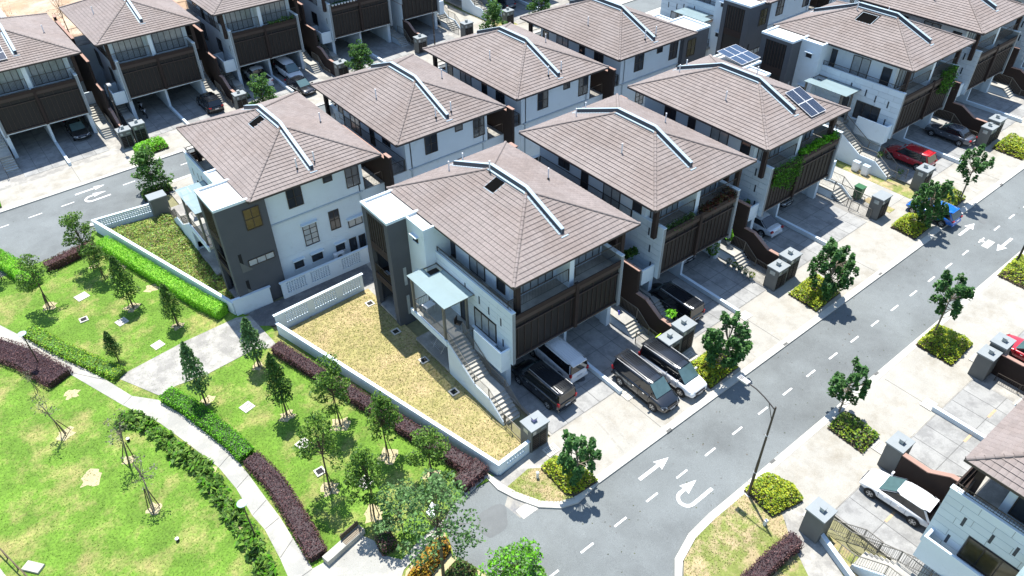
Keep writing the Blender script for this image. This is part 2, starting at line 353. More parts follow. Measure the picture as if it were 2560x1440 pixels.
# paving under the houses
poly_sheet('yard_paving', [(21.3, 23.51), (64.2, 23.51), (64.2, 47.2), (14.2, 47.7), (12.3, 45.2), (21.3, 42)], M['oldpath'], -.004, .1)
poly_sheet('yard_paving', [(66.0, 23.51), (150, 23.51), (150, 46.4), (66.0, 46.4)], M['oldpath'], -.004, .1)
poly_sheet('yard_paving', [(14.4, 47.71), (150, 46.41), (150, 66.49), (11.0, 67.19)], M['oldpath'], -.006, .1)
poly_sheet('yard_paving', [(-30, 82.41), (58, 80.21), (57, 102), (-30, 103)], M['oldpath'], -.004, .1)
poly_sheet('yard_paving', [(64, 80.2), (150, 78.7), (150, 102), (64, 102)], M['oldpath'], -.004, .1)
poly_sheet('yard_paving', [(30.2, 8.69), (150, 8.69), (150, -25), (30.2, -25)], M['oldpath'], -.004, .1)
# kerbs: one raised strip each
def kerb(pts, w=.42, label=None):
    mb = MB().prism(offset_line(pts, w), -.16, .02); o = struct('kerb', mb, M['kerb']); return o
kl = gp((1160, 1232), (1215, 1187), (1250, 1217), (1290, 1238), (1350, 1260), (1400, 1262), (1440, 1250))
kerb(kl + [(21.2, 19.1)], .45)
for a, b in ((21.25, 60), (60.05, 150)): kerb([(a, 19.1), (b, 18.95)], .5)
kr = [G(*p) for p in ((1695, 1470), (1697, 1400), (1730, 1340), (1780, 1290))] + [(26.4, 12.95), (28.2, 12.95)]
kr = [(19.6, 2)] + kr
kerb(kr, .45); kerb([(28.25, 12.95), (90, 12.95)], .45); kerb([(90.05, 12.95), (150, 12.9)], .45)
kerb([(13, ky2n(13) - .1), (150, ky2n(150) - .1)], .45); kerb([(-35, ky2f(-35) + .1), (150, ky2f(150) + .1)], .45)
kerb(gp((225, 562), (262, 556), (340, 530), (400, 500)) + [(12.95, ky2n(13) - .12)], .45)
# park lawn, gardens, verges
asph_edge = gp((1162, 1232), (1128, 1262), (1108, 1300), (1135, 1388), (1188, 1416), (1240, 1450)) + [(14.2, 4), (13, -40)]
park = [(-120, -40), (-120, 64.2), G(100, 655), G(225, 612), G(230, 575), (5.0, 67.4), (10.4, 48.6), (11.5, 46.2), (11.9, 44.3), (16.6, 23.3)] + asph_edge
poly_sheet('park_lawn', park, M['lawn'], 0, .12)
poly_sheet('garden_lawn', [(12.0, 44.2), (17.0, 23.5), (19.6, 23.9), (19.7, 26.5), (19.7, 44.4)], M['lawnA'], .03, .1)
poly_sheet('garden_lawn', [(5.0, 67.6), (10.3, 48.7), (11.2, 48.6), (11.2, 66.5)], M['lawnB'], .03, .1)
verge = gp((1262, 1222), (1290, 1236), (1350, 1257), (1400, 1259), (1438, 1248), (1420, 1225), (1352, 1170), (1320, 1172))
poly_sheet('verge_grass', verge, M['lawnB'], .012, .1)
poly_sheet('pavement', [G(1218, 1192), G(1250, 1214), G(1262, 1221), (19.25, 21.6), (20.3, 22.6), (20.3, 23.4), (16.9, 23.1)], M['oldpath'], .004, .12)
vergeR = [(19.85, -30)] + [(a + .2, b - .2) for a, b in kr[1:]] + [(27.9, 10.4), (27.0, 9.2), (20.6, -2), (20.6, -30)]
poly_sheet('verge_grass', vergeR, M['lawnB'], .004, .12)
poly_sheet('pavement', [(27.0, 9.25), (28.05, 10.5), (29.2, 10.0), (28.4, 8.4), (22.4, -5), (20.7, -5), (20.65, -2)], M['oldpath'], .01, .12)
poly_sheet('garden_lawn', [(22.6, -4), (28.3, 8.2), (28.9, 7.8), (28.9, -20), (22.6, -20)], M['lawnB'], .02, .12)
# side lane and green strip between the third and fourth house
poly_sheet('side_path', [(60.2, 23.52), (63.7, 23.52), (63.7, 42.2), (60.2, 42.2)], M['path'], .012, .1)
poly_sheet('garden_lawn', [(63.71, 23.0), (65.3, 23.0), (65.3, 42.2), (63.71, 42.2)], M['lawnB'], .02, .1)
poly_sheet('garden_lawn', [(60.3, 23.0), (61.2, 23.0), (61.2, 25.6), (60.3, 25.6)], M['lawnB'], .024, .1)
poly_sheet('side_path', [(57.6, 80.2), (61.2, 80.1), (61.2, 101), (57.6, 101)], M['apron'], .0, .1)
poly_sheet('garden_lawn', [(61.21, 80.1), (63.99, 80.1), (63.99, 101), (61.21, 101)], M['lawnB'], .01, .1)
poly_sheet('bare_ground', [(-60, 103.2), (90, 102.3), (90, 170), (-60, 170)], M['redsoil'], .0)
# park paths
pleft = gp((-60, 820), (0, 847), (164, 929), (307, 1013), (400, 1058), (489, 1124), (547, 1169), (591, 1222), (631, 1289), (662, 1324), (700, 1396), (728, 1460), (760, 1560))
pright = gp((-60, 785), (0, 813), (130, 880), (267, 951), (330, 990), (396, 1000), (467, 1044), (578, 1133), (622, 1187), (667, 1249), (700, 1293), (733, 1347), (782, 1422), (800, 1470), (850, 1600))
poly_sheet('park_path', pleft + pright[::-1], M['path'], .02, .1)
poly_sheet('park_path', gp((300, 948), (310, 935), (460, 855), (590, 795), (625, 790), (700, 870), (640, 872), (520, 935), (440, 965), (400, 990)), M['oldpath'], .028, .1)
for c in ((270, 975, 300, 992), (345, 1005, 385, 985)):   # pale patches cast in the path
    pass
plaza = gp((782, 1422), (826, 1398), (903, 1338), (935, 1352), (965, 1390), (1005, 1400), (1048, 1352), (1089, 1317), (1108, 1300), (1118, 1322), (1060, 1372), (1010, 1425), (985, 1500), (900, 1560), (850, 1600), (800, 1470))
poly_sheet('plaza', plaza, M['path'], .036, .1)
poly_sheet('soil_bed', gp((1015, 1428), (1062, 1374), (1112, 1330), (1130, 1388), (1184, 1418), (1240, 1455), (1000, 1520)), M['bare'], .012, .1)
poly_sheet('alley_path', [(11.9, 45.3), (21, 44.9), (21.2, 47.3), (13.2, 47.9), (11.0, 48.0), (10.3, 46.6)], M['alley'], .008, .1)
# panel joints across the paths
mb = MB()
for i in range(2, 12):
    a = Vector(pleft[i]); b = Vector(pright[min(i + 1, len(pright) - 1)]); q = (b - a).normalized(); t_ = Vector((-q.y, q.x)) * .02
    if i in (4, 5): continue
    p = [a + q * .05 - t_, b - q * .05 - t_, b - q * .05 + t_, a + q * .05 + t_]; mb.prism([(v.x, v.y) for v in p], .015, .026)
struct('path_joint', mb, M['joint'])
# bare earth round the tree pits and worn spots
for i, (px, py, rr) in enumerate(((235, 665, .6), (330, 768, .9), (445, 815, .7), (125, 765, .9), (645, 915, .7), (718, 1040, .8), (850, 1062, 1.0), (970, 1140, 1.0), (1080, 1190, .8), (825, 1222, .9), (935, 1285, 1.0), (165, 1085, .9), (322, 1150, .6), (385, 1272, .7), (520, 1000, .7), (180, 985, .8), (230, 1195, 1.1), (430, 700, 1.1), (380, 720, .9), (300, 670, .8), (520, 1180, .8))):
    x, y = G(px, py); n = 14; rr *= .62; pts = [(x + rr * (1 + .35 * math.sin(j * 2.1 + i)) * math.cos(2 * math.pi * j / n), y + rr * (1 + .3 * math.cos(j * 1.7 + i * 2)) * math.sin(2 * math.pi * j / n)) for j in range(n)]
    poly_sheet('bare_patch', pts, M['bare'], .006)
# road markings
def bar(p, q, w):
    p = Vector(p); q = Vector(q); t_ = (q - p).normalized(); nn = Vector((-t_.y, t_.x)) * w / 2; return [tuple(p - nn), tuple(q - nn), tuple(q + nn), tuple(p + nn)]
def marking(polys, m=M['paint'], name='road_marking', h=-.094):
    mb = MB()
    for P in polys:
        a = sum(P[i][0] * P[(i + 1) % len(P)][1] - P[(i + 1) % len(P)][0] * P[i][1] for i in range(len(P)))
        if a < 0: P = P[::-1]
        mb.add([(x, y, h) for x, y in P], [tuple(range(len(P)))])
    return struct(name, mb, m)
for i in range(-1, 34):
    x = 17.75 + 2.635 * i; y = 16.15 - .004 * (x - 17); marking([bar((x - .48, y), (x + .48, y), .12)])
for i in range(-3, 20):
    x = 1.0 + 2.9 * i; y = 74.75 - .012 * x
    if abs(x - 6) > .5: marking([bar((x - .6, y), (x + .6, y), .12)])
def arrow(x, y, a, L=2.6, h=-.094):
    c, s = math.cos(a), math.sin(a); f = lambda u, v: (x + u * c - v * s, y + u * s + v * c)
    marking([[f(-L / 2, -.11), f(L / 2 - .9, -.11), f(L / 2 - 1.0, -.38), f(L / 2, 0), f(L / 2 - 1.0, .38), f(L / 2 - .9, .11), f(-L / 2, .11)]], h=h)
arrow(24.65, 17.5, 0); ax_, ay_ = G(2418, 571); arrow(ax_, ay_, 0); bx_, by_ = G(2512, 609); arrow(bx_, by_, math.pi)
arrow(6.3, 76.0, 0, 2.8)
def uturn(x, y, fl=1, sc=1.0):
    f = lambda u, v: (x + u * sc, y + fl * v * sc); R1, R0 = .62, .40; P = []
    arc = lambda R: [f(-.35 + R * math.cos(t), R * math.sin(t)) for t in [math.pi * 1.5 - math.pi * j / 12 for j in range(13)]]
    marking([[f(1.35, -R1), *arc(R1), f(.05, R1), f(-.02, .88), f(1.1, .51), f(-.02, .14), f(.05, R0)] + arc(R0)[::-1] + [f(1.35, -R0)]], h=-.09)
uturn(24.9, 14.75); uturn(6.3, 74.2, 1, 1.0)
# wet patches, patches of repair
def ell(x, y, a, b, n=22, rz=0, j=.12):
    return [(x + a * (1 + j * math.sin(3 * t + x)) * math.cos(t) * math.cos(rz) - b * math.sin(t) * math.sin(rz), y + a * math.cos(t) * math.sin(rz) + b * (1 + j * math.cos(4 * t)) * math.sin(t) * math.cos(rz)) for t in [2 * math.pi * k / n for k in range(n)]]
x, y = G(1225, 1290); 
M['worn'] = mat('worn_asphalt', (.138, .146, .146), .9, .15, 1.5, .12, 20.)
M['dusty'] = mat('dusty_asphalt', (.30, .285, .25), .9, .2, 1.5, .12, 20., col2=(.19, .19, .195), c2scale=.8)
marking([ell(*G(1232, 1300), 1.15, .85, rz=.5)], M['worn'], 'road_patch', -.097)
marking([gp((1272, 1226), (1330, 1256), (1345, 1272), (1300, 1292), (1262, 1262))], M['dusty'], 'road_dust', -.0965)
def grating(px, py, rz=0, w=.75, l=.75, solid=False, at=None, m=M['kerb']):
    x, y = at or G(px, py); t = thing('drain_cover', '', 'drain cover', (x, y, gz(x) + .025), rz)
    B('frame', m, t, -l / 2, l / 2, -w / 2, w / 2, -.03, .02)
    if not solid:
        mb = MB()
        for r_ in (-1, 1):
            for k in range(6): mb.box(-l * .36 + k * l * .13, -l * .36 + k * l * .13 + .04, r_ * w * .22 - w * .15, r_ * w * .22 + w * .15, .021, .024)
        mb.build('slot', M['joint'], t)
    return t
def pit(px, py, sz=.62, rz=0):
    x, y = G(px, py); t = thing('inspection_pit', '', 'drain pit', (x, y, gz(x) + .035), rz)
    mb = MB()
    for a in ((-sz / 2, sz / 2, -sz / 2, -sz / 2 + .1), (-sz / 2, sz / 2, sz / 2 - .1, sz / 2), (-sz / 2, -sz / 2 + .1, -sz / 2 + .1, sz / 2 - .1), (sz / 2 - .1, sz / 2, -sz / 2 + .1, sz / 2 - .1)): mb.box(*a, -.03, .05)
    mb.build('rim', M['kerb'], t); B('grille', M['dark'], t, -sz / 2 + .1, sz / 2 - .1, -sz / 2 + .1, sz / 2 - .1, -.02, .012); return t
for (px, py, lb) in ((205, 742, 'plain pale concrete drain cover on the lawn below the tall thin roadside tree'), ):
    grating(px, py, .25, .9, .95, True)['label'] = lb
for px, py, lb in ((305, 805, 'concrete drain cover half in the shade of the dense dark conical tree'), (395, 863, 'slotted concrete drain cover beside the wide grey cross path'),
                   (618, 1018, 'slotted drain cover on the lawn behind the green hedge tip'), (758, 1110, 'slotted drain cover left of the slender tree with forked crown'),
                   (912, 1207, 'drain cover under the tree nearest the park bench')):
    grating(px, py, .25, .8, .8)['label'] = lb
for i, (x, y, lb) in enumerate(((27.7, 22.75, 'slotted drain cover at the foot of the low white divider by the black minivan'), (40.0, 22.7, 'slotted drain cover below the divider of the middle double driveway'),
        (52.1, 22.7, 'slotted drain cover below the divider of the driveway with the shaded silver car'), (29.2, 9.3, 'slotted drain cover beside the gate box in front of the white hatchback'),
        (36.6, 9.5, 'slotted drain cover beside the gate box behind the sparse shrub bed'), (42.2, 9.4, 'slotted drain cover at the end of the white divider across the road'), (48.6, 9.4, 'slotted drain cover beside the twin gate boxes across the road'),
        (20.6, 22.6, 'slotted drain cover in the shade below the corner gate box'), (33.6, 22.5, 'slotted drain cover beside the lime shrub bed next to the parked minivans'))):
    grating(0, 0, 0, .75, .95, at=(x, y))['label'] = lb
for px, py, lb in ((210, 800, 'square dark drain pit on the lawn left of the dense conical tree'), (800, 1180, 'dark drain pit at the foot of the slender forked tree'), (925, 760, 'small dark drain pit at the top of the dry lawn'),
                   (990, 830, 'dark drain pit on the dry lawn in the shade of the charcoal tower'), (1060, 902, 'dark drain pit on the dry lawn beside the porch slab'), (1135, 981, 'dark drain pit on the dry lawn near the middle of the stair wall')):
    pit(px, py)['label'] = lb
x, y = G(2462, 602); marking([bar((x - .75, y - .35), (x + .55, y - .35), .55), bar((x - .1, y), (x + .1, y + .35), .3)], M['kerb'], 'road_patch', -.088)
x, y = G(1317, 1272); marking([bar((x - .55, y), (x + .55, y), .75)], M['kerb'], 'road_patch', -.09)
x, y = G(180, 642); marking([bar((x - .5, y), (x + .5, y), .8)], M['kerb'], 'road_patch', -.09)
marking([ell(*G(2458, 552), .32, .3)], M['worn'], 'manhole_cover', -.092)
# driveway paving: separate concrete slabs
def driveway(x0, x1, y0, y1, nx, ny, rust=False):
    t = struct('driveway', MB().box(x0, x1, y0, y1, -.06, .004), M['joint']); w = (x1 - x0) / nx; d_ = (y1 - y0) / ny
    for i in range(nx):
        for j in range(ny):
            off = .0
            o = ubox('paving_slab', M['slab'], t, x0 + w * i + .018, x0 + w * (i + 1) - .018, y0 + d_ * j + .018, y0 + d_ * (j + 1) - .018, -.05 , .012)
            o.location.z += S * (x0 + w * (i + .5)); o.rotation_euler = (0, -math.atan(S), 0)
    if rust:
        for k in range(3):
            x = x0 + w * RNG.uniform(.4, nx - .5); y = y0 + d_ * (RNG.integers(1, ny)) ; marking([bar((x, y - .02), (x + 1.0, y - .02), .16)], M['rust'], 'rust_stain', .019)
    return t
# ---------------------------------------------------------------- houses
NEAR_TILES = 300
def win(parent, ax, c, dr, a0, a1, w0, w1, nm=1, trans=False, g='glass', hood=False, name='window', nh=0, fr=.055):
    """window on the plane ax=c facing dr; a = along the wall"""
    def bx(mb, p0, p1, q0, q1, e0, e1):
        e0, e1 = c + dr * e0, c + dr * e1
        if ax == 'u': mb.box(e0, e1, p0, p1, q0, q1)
        else: mb.box(p0, p1, e0, e1, q0, q1)
        return mb
    mb = MB(); b0 = -.02
    bx(mb, a0, a0 + fr, w0, w1, b0, .06); bx(mb, a1 - fr, a1, w0, w1, b0, .06); bx(mb, a0 + fr, a1 - fr, w0, w0 + fr, b0, .06); bx(mb, a0 + fr, a1 - fr, w1 - fr, w1, b0, .06)
    for k in range(1, nm): m_ = a0 + (a1 - a0) * k / nm; bx(mb, m_ - .025, m_ + .025, w0 + fr, w1 - fr, b0, .05)
    for k in range(1, nh + 1): m_ = w0 + (w1 - w0) * k / (nh + 1); bx(mb, a0 + fr, a1 - fr, m_ - .02, m_ + .02, b0, .048)
    o = mb.build(name, M['rail'], parent)
    for k in range(nm):
        p0 = a0 + (a1 - a0) * k / nm + .03; p1 = a0 + (a1 - a0) * (k + 1) / nm - .03
        bx(MB(), p0, p1, w0 + .03, w1 - .03, -.05, .02).build('pane', M[g], o)
    if hood:
        bx(MB(), a0 - .12, a1 + .12, w1 + .03, w1 + .11, -.01, .28).build('window_hood', M['white'], parent)
        bx(MB(), a0 - .06, a1 + .06, w0 - .08, w0 - .01, -.01, .1).build('window_sill', M['white'], parent)
    return o
def railing(parent, pts, h=.9, m='rail', gap=.13, posts=True, name='railing', r=.011, base=0.08):
    mb = MB()
    for i in range(len(pts) - 1):
        a = Vector(pts[i]); b = Vector(pts[i + 1]); up = Vector((0, 0, h)); L = (b - a).length
        mb.tube(a + up, b + up, .028, n=4); mb.tube(a + Vector((0, 0, base)), b + Vector((0, 0, base)), .016, n=4)
        k = max(1, int(L / gap))
        for j in range(k):
            p = a.lerp(b, (j + .5) / k); mb.tube(p + Vector((0, 0, base)), p + up, r, n=3)
        if posts: mb.tube(a - Vector((0, 0, .05)), a + up, .03, n=4)
    mb.tube(Vector(pts[-1]) - Vector((0, 0, .05)), Vector(pts[-1]) + Vector((0, 0, h)), .03, n=4)
    return mb.build(name, M[m], parent)
def cladding(parent, uf, s, v0, v1, w0, w1, holes=(), objs=True, slots=()):
    rows = int(round((w1 - w0) / .475)); h = (w1 - w0) / rows; mb = MB(); u0 = uf; u1 = uf + s * .035
    for r_ in range(rows):
        a = w0 + r_ * h; b = a + h; iv = [(v0, v1)]
        for (hv0, hv1, hw0, hw1) in holes:
            if hw0 < b - .02 and hw1 > a + .02:
                nv = []
                for p, q in iv:
                    if hv0 > p: nv.append((p, min(q, hv0)))
                    if hv1 < q: nv.append((max(p, hv1), q))
                nv = [z for z in nv if z[1] - z[0] > .08]; iv = nv
        for p, q in iv:
            x = p; L0 = 1.55 * (.55 if r_ % 2 else 1)
            while x < q - .05:
                e = min(q, x + L0); e = q if q - e < .3 else e; L0 = 1.55 + (.3 if (r_ * 7 + int(x * 3)) % 3 == 0 else 0)
                bb = (u0, u1, x + .011, e - .011, a + .011, b - .011)
                if objs: ubox('cladding_panel', M['clad'], parent, *bb)
                else: mb.box(*bb)
                x = e
    if not objs:
        o = mb.build('cladding_panel', M['clad'], parent); o['kind'] = 'stuff'
    for (sv, sw) in slots: B('vent_slot', M['navy'], parent, uf, uf + s * .042, sv - .07, sv + .07, sw - .33, sw + .33)
def roof_plane(A, Bp, C, D):   # eave points A,B ; upper points C,D (C above B); returns frame
    A, Bp, C, D = map(Vector, (A, Bp, C, D)); e = (Bp - A).normalized(); nn = (Bp - A).cross(D - A).normalized()
    if nn.z < 0: nn = -nn
    up = nn.cross(e); up = up if up.z > 0 else -up; return A, e, up, nn, (Bp - A).length, (D - A).dot(e), (C - A).dot(e), (D - A).dot(up)
def tile_mesh(w, L):
    mb = MB(); x = [-.5 * w, -.22 * w, .18 * w, .5 * w]; z = [.0, .016, .016, .0]
    vs = [(x[i], 0, .062 + z[i]) for i in range(4)] + [(x[i], L, .014 + z[i]) for i in range(4)] + [(x[0], 0, -.0), (x[3], 0, -.0)]
    mb.add(vs, [(0, 1, 5, 4), (1, 2, 6, 5), (2, 3, 7, 6), (8, 9, 3, 2, 1, 0)]); return mb
TW, TG = .325, .345
TILE = tile_mesh(TW - .006, TG + .03).mesh('roof_tile'); TILE.materials.append(M['tile'])
def roof(parent, u0, u1, v0, v1, we, wr, hip, near=0, hole=None, campos=None, gable_right=False):
    um = (u0 + u1) / 2; R1 = (um, v0 + hip, wr); R2 = (um, v1 - hip, wr)
    c = [(u0, v0, we), (u1, v0, we), (u1, v1, we), (u0, v1, we)]
    r0 = MB().add(c + [R1, R2], [(0, 1, 4), (1, 2, 5, 4), (2, 3, 5), (3, 0, 4, 5)]).build('roof', M['deck'], parent)
    MB().box(u0 + .06, u1 - .06, v0 + .06, v1 - .06, we - .14, we - .03).build('soffit', M['offwhite'], parent)
    mb = MB(); e = .05
    mb.box(u0 - e, u1 + e, v0 - e, v0 + .06, we - .13, we + .0).box(u0 - e, u1 + e, v1 - .06, v1 + e, we - .13, we + .0).box(u0 - e, u0 + .06, v0 + .06, v1 - .06, we - .13, we).box(u1 - .06, u1 + e, v0 + .06, v1 - .06, we - .13, we)
    mb.build('gutter', M['fascia'], parent)
    faces = [(c[0], c[1], R1, R1), (c[1], c[2], R2, R1), (c[2], c[3], R2, R2), (c[3], c[0], R1, R2)]
    full = []; mb = MB()
    for F in faces:
        A, ex, up, nn, L, d0, c0, H = roof_plane(*F); rows = int(H / TG)
        mt = Matrix((ex, up, nn)).transposed().to_4x4()
        for r_ in range(rows + 1):
            y = r_ * TG - .04; ym = y + TG * .55; l = max(d0 * y / H, 0); rr = L - max((L - c0) * y / H, 0)
            l2 = d0 * (y + TG) / H; rr2 = L - (L - c0) * (y + TG) / H; off = 0
            k = int(l / TW) - 1; x = k * TW + off
            while x < rr + TW:
                cx = x + TW / 2
                if cx - TW / 2 >= max(l, l2) - .02 and cx + TW / 2 <= min(rr, rr2) + .02 and y + TG < H + .1: kind = 1
                elif cx + TW * .5 > l + .05 and cx - TW * .5 < rr - .05 and ym < H + .05: kind = 2
                else: kind = 0
                if kind:
                    p = A + ex * cx + up * y
                    if hole and hole[0] < p.x < hole[1] and hole[2] < p.y < hole[3] and (F is faces[3] or F is faces[1]) : x += TW; continue
                    if kind == 1: full.append((p, mt, A))
                    else:
                        a0 = max(cx - TW / 2, l); a1 = min(cx + TW / 2, rr); b0 = max(cx - TW / 2, l2); b1 = min(cx + TW / 2, rr2)
                        if a1 - a0 > .03:
                            if b1 < b0: b0 = b1 = (b0 + b1) / 2
                            P = lambda q, yy, zz: tuple(A + ex * q + up * yy + nn * zz)
                            mb.add([P(a0, y, .065), P(a1, y, .065), P(b1, y + TG, .02), P(b0, y + TG, .02), P(a0, y, 0), P(a1, y, 0)], [(0, 1, 2, 3), (4, 5, 1, 0)])
                x += TW
    if near:
        mw = parent.matrix_basis; cp = Vector((0, 0, CAM_H)); full.sort(key=lambda q: (mw @ q[0] - cp).length)
        for p, mt, _ in full[:near]:
            o = bpy.data.objects.new('roof_tile', TILE); COL.objects.link(o); o.parent = r0; o.matrix_basis = Matrix.Translation(p) @ mt
        full = full[near:]
    base = np.array([v.co[:] for v in TILE.vertices]); tf = [tuple(p.vertices) for p in TILE.polygons]; nb = len(base)
    for p, mt, _ in full:
        q = base @ np.array(mt.to_3x3()).T + np.array(p); mb.add([tuple(z) for z in q], tf)
    tl = mb.build('tile_course', M['tile'], r0); tl['kind'] = 'stuff'
    # ridge and hip caps
    cap = MB(); n = 5
    ring = [(.125 * math.cos(t), .105 * math.sin(t)) for t in [math.pi * i / n for i in range(n + 1)]]
    cap.add([(a, 0, b) for a, b in ring] + [(a * .84, .40, b * .8 - .01) for a, b in ring] + [(ring[0][0], 0, -.05), (ring[-1][0], 0, -.05)], [(i, i + 1, n + 2 + i, n + 1 + i) for i in range(n)] + [tuple(range(n + 1))[::-1]])
    cm = cap.mesh('ridge_cap'); cm.materials.append(M['tile'])
    jm = MB(); cb = [v.co.copy() for v in cm.vertices]; cf = [tuple(p.vertices) for p in cm.polygons]
    for a, b in ((c[0], R1), (c[1], R1), (c[2], R2), (c[3], R2)):
        a = Vector(a); b = Vector(b); dv = (b - a).normalized(); L = (b - a).length; k = int(L / .37); up = (Vector((0, 0, 1)) - dv * dv.z).normalized(); x = dv.cross(up)
        for i in range(k):
            mt = Matrix((x, dv, up)).transposed().to_4x4(); pos = a + dv * (L * i / k) + up * .045
            if near:
                o = bpy.data.objects.new('ridge_cap', cm); COL.objects.link(o); o.parent = r0; o.matrix_basis = Matrix.Translation(pos) @ mt
            else: jm.add([tuple(Matrix.Translation(pos) @ mt @ v) for v in cb], cf)
    if not near: o = jm.build('ridge_cap', M['tile'], r0); o['kind'] = 'stuff'
    if hole:
        h0, h1, h2, h3 = hole; zz = lambda u, vv: we + (wr - we) * min(abs(u - (u0 if u < um else u1)) / hip, 1)
        for nm_, mm, ins, dz in (('skylight_frame', M['flash'], 0, .058), ('skylight_shade_panel', M['void_shade'], .04, .064)):  # flat black sheet stands in for the shaded depth of the hole
            a, b2, cc, dd = h0 + ins, h1 - ins, h2 + ins, h3 - ins
            MB().add([(a, cc, zz(a, 0) + dz), (b2, cc, zz(b2, 0) + dz), (b2, dd, zz(b2, 0) + dz), (a, dd, zz(a, 0) + dz)], [(0, 1, 2, 3)]).build(nm_, mm, r0)
    return r0, R1, R2
def roof_fin(parent, um, vf, vb, R1, R2, v0, v1, we, wr, side):
    """raised party-wall strip that runs up the front hip, along the ridge and down the back"""
    hz = lambda v: we + (wr - we) * min((v - v0) / (R1[1] - v0), 1, (v1 - v) / (v1 - R2[1]))
    P = [(vf, hz(vf)), (R1[1], wr), (R2[1], wr), (vb, hz(vb))]; lo, hi, d = .03, .40, side
    body = [(v, w - .1) for v, w in P] + [(v, w + hi) for v, w in P[::-1]]
    MB().side(body, um, um + d * .27).build('party_wall_cap', M['flash'], parent)
    face = [(v, w + .075) for v, w in P] + [(v, w + hi - .03) for v, w in P[::-1]]
    MB().side(face, um - d * .012, um + d * .0).build('flashing_strip', M['navy'], parent)
    lip = [(v, w + .0) for v, w in P] + [(v, w + .075) for v, w in P[::-1]]
    MB().side(lip, um - d * .19, um - d * .013).build('flashing_strip', M['flash'], parent)
    for vv, q in ((vf, -1), (vb, 1)): B('fin_end', M['navy'], parent, um + d * .02, um + d * .25, vv + q * .0, vv + q * .02, hz(vv) + .06, hz(vv) + hi - .04)
    for vv, q in ((vf, -1), (vb, 1)): B('flashing_strip', M['flash'], parent, um - d * .19, um + d * .42, vv + q * .02, vv + q * .3, hz(vv) - .08, hz(vv + q * .3) + .1)
def vent(parent, u, v, w, lean=0):
    t = MB().tube((u, v, w - .1), (u, v, w + .85), .05, n=7).build('vent_pipe', M['pvc'], parent)
    MB().tube((u, v, w + .85), (u, v, w + .93), .06, n=7).build('vent_cap', M['pvc'], t); MB().tube((u, v, w - .05), (u, v, w + .14), .13, .07, n=7).build('vent_boot', M['dark'], t)
PROFILE = [(-4.75, 1.95), (-2.4, 1.95), (-.95, 2.75), (0.0, 2.75), (0.02, 4.8), (2.5, 4.8), (2.52, 7.2), (7.0, 7.2), (7.02, 8.4), (14.3, 8.4), (14.32, 8.8), (15.15, 8.8)]
def party_wall(parent, uc, v0=-4.7, zb=-.5):
    pts = [(max(v, v0), w) for v, w in PROFILE]; body = [(v0, zb), (15.15, zb)] + pts[::-1]
    MB().side(body, uc - .11, uc + .11).build('boundary_wall', M['brown'], parent)
    for i in range(0, len(pts) - 1):
        if abs(pts[i + 1][0] - pts[i][0]) < .1: continue
        a, b = pts[i], pts[i + 1]; MB().side([(a[0] - .03, a[1] + .004), (b[0] + .03, b[1] + .004), (b[0] + .03, b[1] + .07), (a[0] - .03, a[1] + .07)], uc - .15, uc + .15).build('wall_coping', M['browncap'], parent)
def stairs(parent, s, ua, ub, vtop, wtop, vl1, wl, vl0, vbot, wallend=True):
    mb = MB(); st = parent
    def flight(v1, w1, v0, w0, n):
        for i in range(n):
            a = v1 + (v0 - v1) * i / n; b = v1 + (v0 - v1) * (i + 1) / n; w = w1 + (w0 - w1) * (i + 1) / n
            o = ubox('stair_step', M['path'], st, s * ua, s * ub, b, a + .02, w - .12, w); ubox('stair_riser', M['white'], st, s * (ua + .02), s * (ub - .02), b + .015, a, w - .5, w - .121)
    n1 = max(3, round((wtop - wl) / .155)); n2 = max(3, round(wl / .165))
    if vtop > vl1 + .2: flight(vtop, wtop, vl1, wl, n1 - 0)
    ubox('stair_landing', M['path'], st, s * ua, s * ub, vl0, vl1, wl - .14, wl); flight(vl0, wl, vbot, 0, n2)
    prof = [(vbot - .05, -.4), (vtop, -.4), (vtop, wtop + .02), (vl1, wl + .12), (vl0, wl + .12), (vbot, .1)]
    if wallend: MB().side(prof, s * ub, s * (ub + .12)).build('stair_wall', M['white'], st)
    else: MB().side([(vbot, -.3), (vtop, -.3), (vtop, wl), (vl0, wl - .2), (vbot, -.1)], s * ua, s * (ub)).build('stair_base', M['offwhite'], st)
